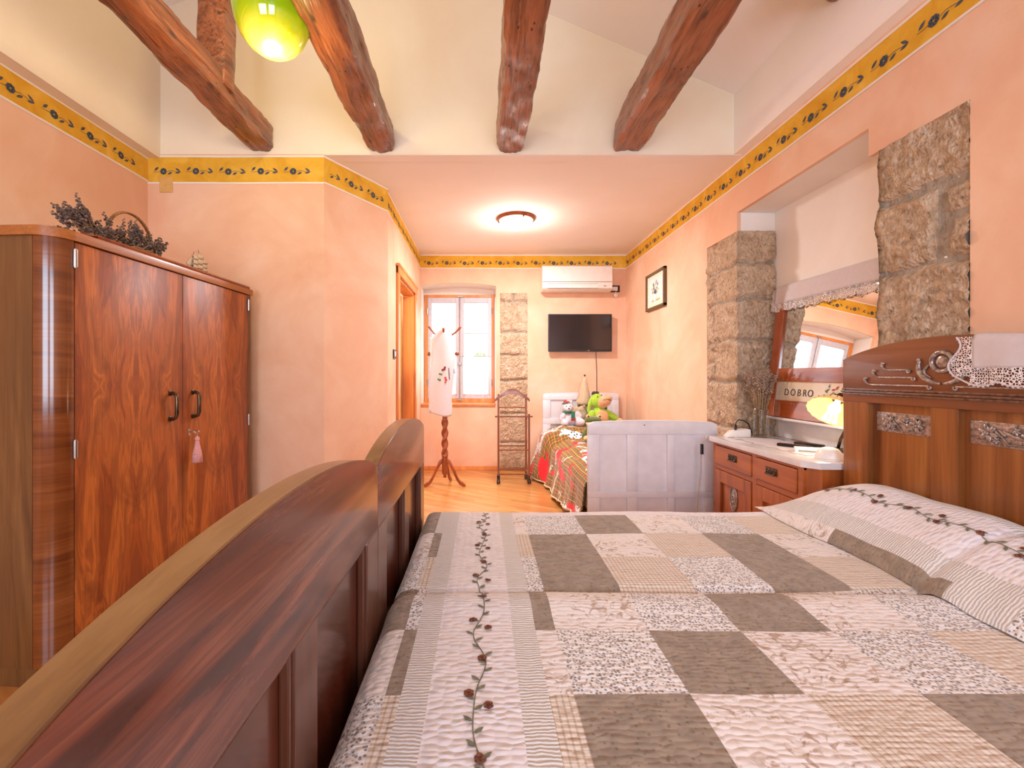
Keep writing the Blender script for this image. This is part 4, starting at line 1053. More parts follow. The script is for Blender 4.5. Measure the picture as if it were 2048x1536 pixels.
b = MB(); b.tube([(1.630, 2.91, ZT + .044), (1.630, 2.91, ZT + .075)], .008, 10); b.tube([(1.630, 2.91, ZT + .075), (1.635, 2.912, ZT + .095), (1.655, 2.916, ZT + .110), (1.69, 2.922, ZT + .104), (1.73, 2.936, ZT + .08), (1.76, 2.942, ZT + .008)], .0035, 8)
tag(rebase(obj('power_cable', b, M['black'], smooth=True)), 'short black cable looping up from the white power box', 'cable')
for i, (p, a, lb) in enumerate((((1.700, 2.47), .95, 'dark remote control nearer the front edge of the dresser'), ((1.82, 2.515), 1.25, 'dark remote control lying toward the mirror, next to the lamp base'))):
    r = thing('remote_control', lb, 'remote control', (p[0], p[1], ZT + .002), PI/2 - a, 'remote controls on the dresser')
    b = MB(); b.box(-.019, .019, -.075, .075, .002, .018, .005); o = obj('remote_body', b, M['black'], r, local=True, smooth='auto')
    b = MB()
    for u in range(3):
        for v in range(7): b.ell((-.010 + .010*u, -.055 + .014*v, .0185), (.0035, .0035, .0015), u=8, v=4)
    b.ell((0, .055, .0185), (.008, .008, .002), mi=1, u=10, v=5)
    obj('remote_buttons', b, [plain('grey_rubber%d' % i, S(150, 110, 96), .6), M['red_thread']], r, local=True)
b = MB(); q = Matrix.Translation((1.69, 2.30, ZT + .002)) @ Matrix.Rotation(math.radians(-28), 4, 'Z')
b.box(-.085, .085, -.028, .028, 0, .026, .006, M=q); b.box(-.07, .02, -.029, -.027, .006, .014, .001, mi=1, M=q)
tag(rebase(obj('white_remote', b, [M['acw'], plain('grey_slot', S(150, 136, 130), .5)], smooth='auto')), 'white remote in its holder lying in front of the lamp base', 'remote control')
b = MB(); b.lathe([(0, 0), (.055, 0), (.056, .012), (.050, .034), (.036, .05), (.018, .057), (0, .058)], (1.64, 2.135, ZT), 28); 
b.lathe([(.052, .004), (.0575, .008), (.052, .012)], (1.64, 2.135, ZT), 28)
tag(rebase(obj('round_device', b, M['acw'], smooth='auto')), 'small rounded white device at the near corner of the marble top', 'device')  # rounded white device with a domed top
# table lamp
lx, ly = 1.845, 2.38
lp = thing('table_lamp', 'lit bedside lamp with a ribbed yellowish glass shade on the dresser', 'lamp', (lx, ly, ZT))
b = MB(); b.lathe([(0, 0), (.075, 0), (.077, .004), (.072, .009), (.02, .014), (.0, .015)], (lx, ly, ZT + .002), 32)
obj('lamp_base', b, M['bronze'], lp, smooth='auto')
nk = Vector((1.800, 2.27, 1.040))
b = MB(); b.tube([Vector((lx + .03, ly, ZT + .012)), Vector((lx + .035, ly - .01, ZT + .06)), Vector((lx + .055, ly - .03, ZT + .13)), Vector((1.885, 2.30, .96)), Vector((1.875, 2.26, 1.045)), Vector((1.845, 2.255, 1.075)), nk + Vector((.01, -.004, .012))], .0075, 10)
obj('lamp_arm', b, M['bronze'], lp, smooth=True)
ax = Vector((-.50, -.26, -.62)).normalized(); Rl = ax.to_track_quat('Z', 'Y').to_matrix().to_4x4()
b = MB(); b.lathe([(0, -.012), (.012, -.010), (.014, .0), (.019, .004), (.020, .022), (.024, .026), (.024, .034), (0, .034)], nk, 20, M=Rl); obj('lamp_socket', b, M['bronze'], lp, smooth='auto')
b = MB(); pr = [(.022, .026), (.040, .034), (.066, .050), (.090, .074), (.108, .100), (.114, .106), (.111, .109), (.105, .102), (.087, .077), (.063, .053), (.038, .038), (.022, .030), (.022, .026)]
b.lathe(pr[:-1], nk, 64, M=Rl, fn=lambda r, z, th: r*(1 + .018*math.cos(th*18)*min(1, z*9)))
sh = NT('lit_amber_glass'); sh.set(base=S(216, 184, 122), rough=.25, coat=.4, emit=S(255, 222, 150), es=.30, trans=.0)
shn = sh.n('ShaderNodeBsdfTranslucent', {'Color': S(255, 214, 130)}); mx_ = sh.n('ShaderNodeMixShader', {0: .18, 1: sh.b.outputs[0], 2: shn.outputs[0]}); sh.t.links.new(mx_.outputs[0], sh.out.inputs[0])
for k in range(22):
    t = 2*PI*k/22; b.ell(nk + (Rl @ Vector((.0965*math.cos(t), .0965*math.sin(t), .079))), (.003, .003, .003), u=6, v=4, mi=1)
shade = obj('lamp_shade', b, [sh.m, plain('amber_dots', S(150, 100, 40), .4)], lp, smooth=True)
b = MB(); b.lathe([(0, .034), (.012, .036), (.014, .05), (.026, .075), (.028, .088), (.020, .104), (0, .112)], nk, 20, M=Rl)
obj('lamp_bulb', b, glow('lit_bulb', S(255, 236, 190), 4), lp, smooth=True)
# cable with switch by the small bed
b = MB(); b.tube([(1.475, 2.975, ZT - .02), (1.463, 3.0, .70), (1.46, 3.02, .62), (1.463, 3.03, .50), (1.450, 3.03, .38), (1.437, 3.03, .25), (1.44, 3.03, .12), (1.46, 3.03, .005)], .0035, 8)
cb_ = tag(rebase(obj('lamp_cord', b, plain('beige_cord', S(214, 186, 160), .6), smooth=True)), 'pale cord hanging down beside the end of the dresser', 'cord')
b = MB(); b.box(1.452, 1.468, 2.999, 3.018, .615, .685, .004); obj('cord_switch', b, M['black'], cb_)

# ------------------------------------------------------------------ small white bed
BX0, BX1, BYF, BYH = .720, 1.612, 3.10, 5.365
sb = thing('single_bed', 'small white painted panelled bed against the far right corner', 'bed', ((BX0+BX1)/2, (BYF+BYH)/2, 0))
def panelled(name, y, t, x0, x1, ztop, bow, cols, rws, zb=.0, rnd=.014):
    b = MB(); n = 24; xs = lin(x0, x1, n)
    zt = lambda x: ztop + bow*(1 - ((x-(x0+x1)/2)/((x1-x0)/2))**2) - rnd*max(0, 1 - min(x-x0, x1-x)/rnd)**2
    z_ = max(r[1] for r in rws)
    b.prism([Vector((x0, y, z_)), *[Vector((x, y, zt(x))) for x in xs], Vector((x1, y, z_))], (0, t, 0), bev=.005)
    zs = sorted(rws); pz = zb + .02
    for a, c in zs:
        b.box(x0, x1, y, y + t, pz, a, .003); pz = c
        px = x0
        for xa, xb in cols: b.box(px, xa, y, y + t, a, c, .003); px = xb
        b.box(px, x1, y, y + t, a, c, .003)
        for xa, xb in cols: b.box(xa - .004, xb + .004, y + .018, y + t - .004, a - .004, c + .004)
    return obj(name, b, M['wpaint'], sb, smooth='auto')
panelled('footboard', BYF, .035, BX0, BX1, .818, .014, [(.800, .990), (1.060, 1.268), (1.318, 1.526)], [(.342, .735), (.06, .298)])
panelled('headboard', BYH, .035, BX0 - .012, BX1, .925, .012, [(.80, 1.0), (1.06, 1.26), (1.32, 1.53)], [(.63, .85), (.30, .56)])
b = MB(); b.ell((1.108, BYF - .001, .80), (.004, .003, .004)); obj('screw', b, M['iron'], sb)
b = MB(); b.box(BX0 + .01, BX0 + .035, BYF + .035, BYH, .2, .34); obj('side_rail', b, M['wpaint'], sb)
b = MB(); b.box(BX1 - .035, BX1 - .01, BYF + .035, BYH, .2, .34); obj('side_rail', b, M['wpaint'], sb)
b = MB(); b.box(BX0 + .05, BX1 - .05, BYF + .05, BYH - .02, .2, .39, .03); obj('mattress', b, M['matt'], sb)
def bl(s, y):
    """s: metres from the wall-side edge across the bed and down the left side"""
    yy = y; lump = .105*sm((y - 4.62)/.22)*(1 - .35*sm((y - 5.05)/.28)); wgt = BX1 - .03 - BX0 - .02
    zt = .475 + lump + .012*noise.noise((s*5, y*5, 2)); r = .075 + lump*.6
    if s < wgt - .04:
        x = BX1 - .03 - s; return Vector((x, yy, zt + .008*noise.noise((x*11, y*9, 5)) - .05*sm((s - (wgt - .18))/.16)**2))
    q = s - (wgt - .04); zt -= .05; x0 = BX1 - .03 - (wgt - .04)
    t = q / r
    if t < PI/2: dx, dz = r*math.sin(t), r*(1-math.cos(t))
    else: dx, dz = r, r + q - r*PI/2
    hem = .02 + .10*sm((4.2 - y)/1.0)
    full = r + (.47 + lump + .08 - r*PI/2)
    f = min(1, dz/.42)
    fold = (.013*math.sin(y*15 + 1.3*math.sin(y*4)) + .007*math.sin(y*31 + 2)) * f
    x = x0 - dx - .06*f*f*(1 + .8*sm((y-4.3)/.9)) + fold
    return Vector((min(x, x0 - .0*dx), yy + .004*math.sin(y*23)*f, max(hem + .006, zt - dz)))
us = cuts([0, .70, 1.42], .014); vs = cuts([BYF + .045, 4.5, BYH - .005], .016)
b = MB(); b.grid(bl, us, vs, uvs=lambda s, y: (s, y))
bd = tag(obj('fleece_bedspread', b, M['tartan'], smooth=True), 'tartan fleece blanket with red and spotted white patches on the small bed', 'blanket'); rebase(bd); solid(bd, .008, -1)
b = MB(); b.tube([bl(1.42, y) + Vector((0, 0, .004)) for y in vs], .006, 6); obj('hem_binding', b, M['hem'], bd, smooth=True)

# ------------------------------------------------------------------ soft toys
def body(name, ells, mat, parent, vox=.007):
    b = MB()
    for e in ells: b.ell(*e)
    return remesh(obj(name, b, mat, parent, smooth=True), vox, 5)
def toys():
    # bear
    y = 5.08; p = W(1141, 857, y); z = .575; x = p.x
    t = thing('soft_toy', 'white plush bear in red cap and green scarf on the small bed', 'soft toy', (x, y, z))
    body('bear_body', [((x, y, z+.085), (.085, .075, .095)), ((x-.035, y-.015, z+.205), (.062, .06, .058)), ((x-.035, y-.065, z+.19), (.035, .035, .028)), ((x-.075, y-.07, z+.035), (.042, .075, .042)), ((x+.085, y-.075, z+.045), (.045, .085, .05), (0, 0, .5)), ((x-.095, y-.03, z+.10), (.03, .035, .06), (0, .5, 0)), ((x+.09, y-.02, z+.12), (.032, .035, .055), (0, -.6, 0)), ((x-.085, y+.005, z+.245), (.02, .014, .02))], M['f_white'], t)
    b = MB(); b.ell((x-.045, y, z+.258), (.042, .042, .022)); b.ell((x-.06, y-.002, z+.27), (.02, .02, .018)); o = obj('cap', b, M['f_red'], t, smooth=True, label='red cap')
    b = MB(); b.tube([(x-.045+.046*math.cos(a), y+.046*math.sin(a), z+.247) for a in lin(0, 2*PI, 20)[:-1]], .009, 8, closed=True); obj('cap_trim', b, M['f_scarf'], o, smooth=True)
    b = MB(); b.tube([(x-.02+.062*math.cos(a), y-.01+.058*math.sin(a), z+.152) for a in lin(0, 2*PI, 20)[:-1]], .014, 8, closed=True); b.box(x-.01, x+.032, y-.098, y-.084, z+.085, z+.145, .005); obj('scarf', b, M['f_scarf'], t, smooth='auto', label='green scarf')
    b = MB(); b.box(x-.012, x+.034, y-.102, y-.086, z+.062, z+.09, .004); obj('scarf_end', b, M['f_red'], t, label='red scarf end')
    for nm_, c_e, r_e in (('eye', (x-.058, y-.068, z+.22), .0065), ('eye', (x-.018, y-.068, z+.22), .0065), ('nose', (x-.036, y-.10, z+.20), (.010, .007, .007))):
        b = MB(); b.ell(c_e, r_e, u=8, v=6); obj(nm_, b, M['black'], t, smooth=True)
    # gnome
    y = 5.20; x = W(1165, 800, y).x; z = .565
    t = thing('soft_toy', 'gnome doll with a tall pointed beige hat behind the white bear', 'soft toy', (x, y, z))
    b = MB(); hx = .035
    b.lathe([(0, .245), (.075, .24), (.088, .25), (.082, .28), (.074, .32), (.062, .37), (.046, .43), (.028, .50), (.012, .555), (0, .565)], (x, y, z), 24, M=Matrix.Rotation(.05, 4, 'Y'), fn=lambda r, zz, th: r*(1 + .03*math.sin(th*3 + zz*40)))
    obj('hat', b, M['f_beige'], t, smooth=True, label='tall pointed beige hat'); 
    b = MB(); b.ell((x + .026, y, z + .575), .012); obj('hat_pompom', b, M['f_dark'], t, smooth=True)
    body('gnome_body', [((x, y, z+.10), (.075, .06, .11)), ((x, y, z+.22), (.06, .055, .06)), ((x+.055, y-.04, z+.10), (.03, .04, .08))], M['f_olive'], t)
    body('beard', [((x, y-.045, z+.19), (.055, .03, .05)), ((x+.005, y-.05, z+.13), (.042, .026, .065)), ((x-.07, y-.03, z+.17), (.042, .03, .06), (0, -.5, 0)), ((x-.075, y-.03, z+.11), (.028, .028, .055))], M['f_beige'], t)
    b = MB(); b.ell((x, y-.08, z+.225), .016); obj('nose', b, M['f_tan'], t, smooth=True)
    # lime donkey
    y = 5.02; x = W(1200, 842, y).x; z = .575
    t = thing('soft_toy', 'large lime green plush with a tan muzzle and belly, long ears', 'soft toy', (x, y, z))
    hx = x - .01; hz = z + .285
    body('plush_body', [((x, y+.02, z+.09), (.115, .09, .115)), ((x-.005, y+.03, z+.19), (.062, .055, .06)), ((hx-.02, y+.02, hz), (.075, .07, .085)), ((x-.115, y-.03, z+.10), (.045, .05, .09), (0, .35, 0)), ((x+.125, y-.02, z+.115), (.042, .045, .105), (0, -.95, 0)), ((x-.07, y-.12, z+.03), (.05, .11, .045)), ((x+.08, y-.12, z+.03), (.05, .11, .045))], M['f_green'], t)
    body('muzzle', [((hx+.045, y-.055, hz-.005), (.072, .07, .062)), ((hx+.075, y-.075, hz+.035), (.052, .05, .036)), ((hx+.03, y-.03, hz-.04), (.055, .05, .045))], M['f_tan'], t)
    b = MB(); b.tube([(hx+.01 + .012*i, y-.132 + .002*(i-4)**2*.4, hz+.012 + .010*math.sin(i*.5)) for i in range(9)], .003, 6); obj('mouth', b, M['f_dark'], t, smooth=True)
    for c_e in ((hx-.028, y-.046, hz+.045), (hx+.015, y-.05, hz+.062)):
        b = MB(); b.ell(c_e, (.008, .005, .006), u=8, v=6); obj('eye', b, M['f_dark'], t, smooth=True)
    body('belly', [((x+.01, y-.065, z+.10), (.07, .03, .085))], M['f_tan'], t)
    body('ear', [((hx-.095, y+.02, hz-.03), (.022, .03, .075), (0, .25, 0)), ((hx-.11, y+.02, hz-.10), (.022, .028, .05))], M['f_green'], t)
    body('ear', [((hx+.075, y+.03, hz-.03), (.02, .028, .07), (0, -.15, 0)), ((hx+.08, y+.03, hz-.09), (.02, .026, .045))], M['f_olive'], t)
    body('mane_tuft', [((hx-.045, y+.03, hz+.075), (.035, .03, .03)), ((hx-.02, y+.01, hz+.085), (.025, .022, .02))], M['f_dark'], t, .006)
    body('hand', [((x+.205, y-.035, z+.055), (.045, .045, .04))], M['f_tan'], t)
    # frog
    y = 4.55; x = W(1188, 860, y).x - .01; z = .505
    t = thing('soft_toy', 'dark green plush frog half hidden behind the white footboard', 'soft toy', (x, y, z))
    body('frog_body', [((x+.02, y+.02, z+.09), (.085, .075, .10)), ((x, y, z+.185), (.088, .075, .038)), ((x-.075, y-.05, z+.07), (.035, .04, .075), (0, .6, 0)), ((x-.03, y-.09, z+.03), (.05, .09, .035), (0, 0, -.4)), ((x+.09, y-.09, z+.03), (.05, .09, .035))], M['f_frog'], t)
    body('frog_face', [((x, y-.012, z+.150), (.080, .072, .032))], M['f_cream'], t)
    for q_ in (-.058, .058):
        b = MB(); b.ell((x+q_, y-.02, z+.222), .020); e_ = obj('eye', b, M['f_cream'], t, smooth=True)
        b = MB(); b.ell((x+q_+.002, y-.038, z+.226), .008, u=8, v=6); obj('pupil', b, M['black'], e_, smooth=True)
    body('foot', [((x-.085, y-.14, z+.022), (.045, .05, .026)), ((x-.115, y-.165, z+.016), (.02, .025, .015)), ((x-.07, y-.185, z+.016), (.02, .025, .015))], M['f_cream'], t)
toys()

# ------------------------------------------------------------------ coat tree and cloths, valet stand
kx_, ky_ = -.400, 4.66
ct = thing('coat_stand', 'turned wooden coat stand with twisted post in front of the window', 'coat stand', (kx_, ky_, 0))
b = MB(); b.lathe([(0, .085), (.016, .085), (.020, .095), (.012, .108), (.024, .12), (.030, .13), (.030, .30), (.034, .305), (.034, .315), (.028, .325)], (kx_, ky_, 0), 24)
zz = lin(.325, .665, 60)
b.lathe([(.029, z) for z in zz], (kx_, ky_, 0), 24, fn=lambda r, z, th: r*(1 + .26*math.cos(2*th - z*58)))
b.lathe([(.028, .665), (.034, .672), (.034, .682), (.026, .69), (.026, .80), (.034, .81), (.036, .83), (.024, .845), (.026, .86), (.022, 1.30), (.030, 1.33), (.030, 1.40), (.022, 1.42), (.026, 1.50), (.032, 1.54), (.024, 1.56), (.014, 1.575), (.024, 1.59), (.018, 1.61), (0, 1.615)], (kx_, ky_, 0), 24)
obj('post', b, M['turned'], ct, smooth='auto')
for a in (-2.75, -.30, 1.35):
    dx, dy = math.cos(a), math.sin(a); b = MB()
    prof = [(.028, .26, .022), (.060, .235, .026), (.095, .165, .024), (.130, .085, .02), (.165, .038, .018), (.205, .020, .016), (.225, .018, .014)]
    pts = [Vector((kx_ + dx*r, ky_ + dy*r, z)) for r, z, _ in prof]; sd = Vector((-dy, dx, 0))
    A_ = []
    for p, (r, z, h) in zip(pts, prof): A_.append(p)
    loop = [p + Vector((0, 0, h)) - sd*.012 for p, (_, _, h) in zip(pts, prof)] + [p - Vector((0, 0, h*.9)) - sd*.012 for p, (_, _, h) in reversed(list(zip(pts, prof)))]
    b.prism(loop, sd*.024, bev=.004); obj('leg', b, M['turned'], ct, smooth='auto')
for a, z, up, l in ((-.15, 1.535, .10, .16), (PI + .1, 1.52, .12, .16), (1.6, 1.535, .1, .13), (-.1, 1.365, .0, .13), (PI - .05, 1.365, .0, .165), (-1.6, 1.52, .09, .13)):
    dx, dy = math.cos(a), math.sin(a); b = MB()
    pts = [Vector((kx_ + dx*r*l, ky_ + dy*r*l, z + up*r*r)) for r in lin(.12, 1, 6)]
    b.tube(pts, [.010, .011, .009, .008, .009, .010, .012], 10); b.ell(pts[-1], .014 if up else .021, u=12, v=8)
    if not up: b.tube([pts[-2] - Vector((0, 0, 0)), pts[-2] + Vector((dx, dy, 0))*.006], .020, 12)
    obj('peg', b, M['turned'], ct, smooth='auto')
b = MB()
def tw(u, v):
    z = 1.625 - v*.885; wdt = .105*(.55 + .45*sm(v/.12)) * (1 + .12*math.sin(v*3.2) + .10*sm((v - .75)/.2))
    a = PI*(u*1.18 - .09) ; top = (1 - v/.10)*.0
    cxs = kx_ - .010 - .03*sm((v - .25)/.6); zz = z - (.05*(2*u-1)**2 if v < .03 else .03*(2*u-1)**2*(1-v)) + (.018*math.sin(u*7)*(v > .97))
    yb_ = ky_ - .062 - .050*math.sin(a) - .012*math.sin(u*11 + v*2)*min(1, v*3)
    if v == 0: yb_ = ky_ - .02; zz = 1.628 - .07*(2*u-1)**2
    return Vector((cxs - wdt*math.cos(a)*(1 if abs(math.cos(a)) < 1 else 1), yb_, zz))
b.grid(tw, lin(0, 1, 30), lin(0, 1, 50))
tl_ = tag(obj('embroidered_towel', b, M['linen'], smooth=True), 'long white towel with embroidered flowers hanging on the coat stand', 'towel'); solid(rebase(tl_), .004)
b = MB()
def tp(u, v, h=.006):
    a_ = (tw(u + .02, v) - tw(u - .02, v)).normalized(); n_ = a_.cross(Vector((0, 0, 1))); n_ = n_ if n_.y < 0 else -n_
    return tw(u, v) + n_*h
thr = [plain('maroon_thread', S(132, 62, 56), .9), M['leaf_green'], M['red_thread'], plain('dark_thread', S(104, 84, 96), .9), plain('grey_thread', S(190, 178, 196), .9)]
b = MB(); b.tube([tp(.70 - .03*i, .50 + .028*i) if 0 else tp(.66 + .008*i, .46 + .022*i) for i in range(7)], .004, 6)
obj('embroidered_stem', b, thr[3], tl_, smooth=True)
for u, v, r, mi in ((.56, .475, .014, 0), (.52, .485, .012, 0), (.57, .455, .012, 0), (.50, .535, .011, 1), (.46, .530, .010, 1), (.48, .60, .012, 1), (.44, .59, .010, 1), (.60, .575, .013, 2), (.62, .60, .013, 2), (.61, .625, .010, 2), (.84, .47, .014, 4), (.88, .50, .014, 4)):
    b = MB(); b.ell(tp(u, v), (r, .003, r), u=10, v=6); obj('embroidered_leaf' if mi == 1 else 'embroidered_flower', b, thr[mi], tl_, smooth=True)
b = MB()
def sh2(u, v):
    x = kx_ - .150 + .125*u*(1 - .15*v); z = 1.535 - .05*u*0 + .03*u - v*(.27 - .10*u + .03*math.sin(u*9)) - .02*math.sin(PI*u)*(1-v)
    return Vector((x, ky_ - .030 + .014*math.sin(u*16 + v*3), z))
b.grid(sh2, lin(0, 1, 26), lin(0, 1, 20))
o = tag(obj('sheer_scarf', b, M['curtain'], smooth=True), 'small sheer white cloth hung on the left peg of the coat stand', 'cloth'); solid(rebase(o), .002)

v0 = thing('valet_stand', 'wooden clothes valet on castors in front of the stone pillar', 'valet stand', (.315, 4.84, 0))
xa, xb, yf, yr = .165, .468, 4.74, 4.96
for x in (xa, xb): b = MB(); b.box(x - .011, x + .011, yr - .009, yr + .009, .09, .935, .004); obj('upright', b, M['valet'], v0)
for x in (xa - .008, xb + .012): b = MB(); b.box(x - .010, x + .010, yf - .012, yf + .012, .085, .735, .004); obj('upright', b, M['valet'], v0)
b = MB(); xm = (xa + xb)/2
hp = [(-.195, -.025), (-.185, -.005), (-.15, .022), (-.09, .062), (-.045, .094), (.0, .100), (.045, .094), (.09, .062), (.15, .022), (.185, -.005), (.195, -.025)]
b.prism([Vector((xm + x, yr - .018, .895 + z)) for x, z in hp] + [Vector((xm + x*.97, yr - .018, .895 + z - (.022 + .035*(1 - abs(x)/.195)) )) for x, z in reversed(hp)], (0, .036, 0), bev=.005)
obj('hanger', b, M['valet'], v0, smooth='auto')
for y_, z_r, r_ in ((yr, .788, .006), (yr, .365, .007), (yf, .355, .007), (yr, .105, .008), (yf, .10, .008)):
    b = MB(); b.tube([(xa - .004, y_, z_r), (xb + .006, y_, z_r)], r_, 8); obj('rung', b, M['valet'], v0)
b = MB(); b.box(xa - .045, xb + .05, yf - .018, yf + .006, .70, .716, .004); obj('trouser_bar', b, M['valet'], v0)
for x0, x1 in ((xa, xa - .008), (xb, xb + .012)):
    for z in (.10, .71): b = MB(); b.box(min(x0, x1) - .006, max(x0, x1) + .006, yf, yr, z - .008, z + .008, .003); obj('side_brace', b, M['valet'], v0)
for x, y in ((xa, yr), (xb, yr), (xa - .008, yf), (xb + .012, yf)):
    b = MB(); b.tube([(x, y, .095), (x, y, .05)], .008, 8)
    for s_ in (-1, 1): b.lathe([(0, -.007), (.020, -.007), (.024, -.003), (.024, .003), (.020, .007), (0, .007)], (x + s_*.010, y - .012, .0245), 20, M=Matrix.Rotation(PI/2, 4, 'Y'))
    b.box(x - .015, x + .015, y - .018, y + .010, .038, .056, .004)
    obj('castor', b, M['black'], v0, smooth='auto')

# ------------------------------------------------------------------ TV, air conditioner, picture, switches
a_, c_ = W(1097, 628, 5.33), W(1224, 703, 5.33)
tv = thing('television', 'flat black television mounted on the far wall above the small bed', 'television', ((a_.x+c_.x)/2, 5.36, c_.z))
b = MB(); b.box(a_.x, c_.x, 5.33, 5.375, c_.z, a_.z, .006); b.box((a_.x+c_.x)/2 - .15, (a_.x+c_.x)/2 + .15, 5.37, 5.42, c_.z + .10, a_.z - .10); bz = obj('tv_housing', b, M['black'], tv)
b = MB(); b.box(a_.x + .014, c_.x - .014, 5.327, 5.335, c_.z + .022, a_.z - .014); obj('tv_screen', b, M['screen'], tv)
R3 = Matrix(((1, 0, 0, 0), (0, 0, -1, 0), (0, 1, 0, 0), (0, 0, 0, 1)))
me = text_mesh('LG', .017, Matrix.Translation(((a_.x+c_.x)/2 + .10, 5.3295, c_.z + .011)) @ R3); obj('logo', me, M['acw'], tv)
b = MB(); p0 = W(1192, 703, 5.40)
b.tube([(p0.x, 5.395, p0.z + .02), (p0.x + .003, 5.412, p0.z - .06), (p0.x + .012, 5.413, p0.z - .25), (p0.x + .012, 5.412, p0.z - .42), (p0.x + .016, 5.413, p0.z - .60)], .0035, 6)
tag(rebase(obj('tv_cable', b, M['black'], smooth=True)), 'thin dark cable hanging down the wall below the television', 'cable')
a_, c_ = W(1085, 529, 5.22), W(1225, 579, 5.22)
ac = thing('air_conditioner', 'white wall air conditioner above the television', 'air conditioner', ((a_.x+c_.x)/2, 5.32, c_.z))
z0_, z1_ = c_.z - .012, a_.z; hh = z1_ - z0_
pr = [(5.418, z0_ + .02), (5.418, z1_), (5.26, z1_), (5.225, z1_ - .02), (5.218, z0_ + hh*.30), (5.228, z0_ + .03), (5.27, z0_), (5.36, z0_)]
b = MB(); b.prism([Vector((a_.x, y, z)) for y, z in pr], (c_.x - a_.x, 0, 0), bev=.006); body_ = obj('ac_body', b, M['acw'], ac, smooth='auto')
b = MB(); b.box(a_.x + .004, c_.x - .004, 5.2155, 5.2185, z0_ + hh*.325, z0_ + hh*.345); b.box(a_.x + .06, c_.x - .17, 5.219, 5.224, z0_ + .028, z0_ + .034); b.box(a_.x + .06, c_.x - .17, 5.217, 5.222, z0_ + hh*.25, z0_ + hh*.262); b.box(c_.x - .10, c_.x - .07, 5.217, 5.224, z0_ + .05, z0_ + .058)
obj('ac_seam', b, plain('warm_grey_gap', S(150, 120, 104), .6), body_)
b = MB(); b.box(a_.x + .055, c_.x - .165, 5.214, 5.226, z0_ + .03, z0_ + hh*.25, .003); obj('air_flap', b, M['acw'], ac)
s0, s1 = W(1218, 571, 5.415), W(1239.5, 584.5, 5.415)
so = thing('wall_socket', 'black framed wall socket with white plug beside the air conditioner', 'socket', ((s0.x+s1.x)/2, 5.415, s1.z))
b = MB(); b.box(s0.x, s1.x, 5.408, 5.42, s1.z, s0.z, .003); obj('socket_frame', b, M['black'], so)
b = MB(); b.box(s0.x + .03, s1.x - .028, 5.403, 5.41, s1.z + .016, s0.z - .016, .002); obj('socket_plate', b, M['acw'], so)
b = MB(); b.lathe([(0, 0), (.026, 0), (.024, .02), (.012, .028), (0, .029)], (s1.x - .055, 5.405, s1.z - .035), 18, M=Matrix.Rotation(PI/2, 4, 'X')); b.tube([(s1.x - .055, 5.40, s1.z - .02), (s1.x - .05, 5.395, s1.z + .02), (s0.x - .005, 5.395, s1.z + .045), (s0.x - .04, 5.40, s1.z + .035)], .004, 6); obj('plug', b, M['acw'], so, smooth='auto')
# light switch on the passage wall
q = -.757; b = MB(); yy = 3.80
sw1 = thing('light_switch', 'dark light switch on the wall just before the doorway', 'switch', (q, yy, 1.30))
b.box(q, q + .010, yy - .045, yy + .045, 1.285, 1.36, .003); obj('switch_frame', b, M['black'], sw1)
b = MB(); b.box(q + .009, q + .014, yy - .028, yy + .028, 1.30, 1.345, .002); obj('switch_rocker', b, M['acw'], sw1)
# framed watercolour
y0p, y1p, z0p, z1p = 4.21, 4.69, 1.800, 2.168
pc_ = thing('framed_picture', 'framed watercolour of a flower vase on the right wall', 'picture', (XR, (y0p+y1p)/2, z0p))
def lean(z): return XR - .012 - .022*(z - z0p)/.37
b = MB(); fw = .026
for (a, c, d_, e) in ((y0p, y1p, z0p, z0p + fw), (y0p, y1p, z1p - fw, z1p), (y0p, y0p + fw, z0p, z1p), (y1p - fw, y1p, z0p, z1p)): b.box(XR - .030, XR - .002, a, c, d_, e, .003)
obj('picture_frame', b, plain('olive_brown_frame', S(98, 76, 40), .4), pc_)
b = MB(); b.box(XR - .016, XR - .003, y0p + .02, y1p - .02, z0p + .02, z1p - .02); art = obj('painting', b, plain('cream_paper', S(244, 226, 196), .8, var=.01), pc_)
b = MB(); yc, zc = (y0p+y1p)/2, z0p + .15
random.seed(5)
b.box(XR - .018, XR - .0155, y0p + .065, y1p - .065, z0p + .055, z1p - .055, mi=5)
for i in range(34):
    an = random.uniform(.2, 2.9); r = random.uniform(.03, .13); b.ell((XR - .018 - i*.00004, yc + r*math.cos(an)*.9, zc + r*math.sin(an)), (.0012, random.uniform(.006, .017), random.uniform(.005, .02)), (random.uniform(-1, 1), 0, 0), mi=random.choice((0, 0, 1, 2, 3)), u=8, v=4)
b.ell((XR - .020, yc, zc + .01), (.0015, .03, .035), mi=2, u=12, v=6); b.ell((XR - .0205, yc + .004, zc - .035), (.0015, .034, .045), mi=3, u=12, v=6)
for i in range(9): b.ell((XR - .019, yc - .10 + .022*i, zc - .062 - .01*random.random()), (.0012, .014, .010), mi=4, u=8, v=4)
obj('painted_flowers', b, [plain('sap_green', S(150, 156, 70), .9), plain('violet_wash', S(196, 186, 214), .9), plain('dark_wash', S(88, 84, 92), .9), plain('white_wash', S(244, 240, 240), .9), plain('ochre_wash', S(220, 176, 84), .9), plain('pale_wash', S(240, 232, 228), .9)], art)

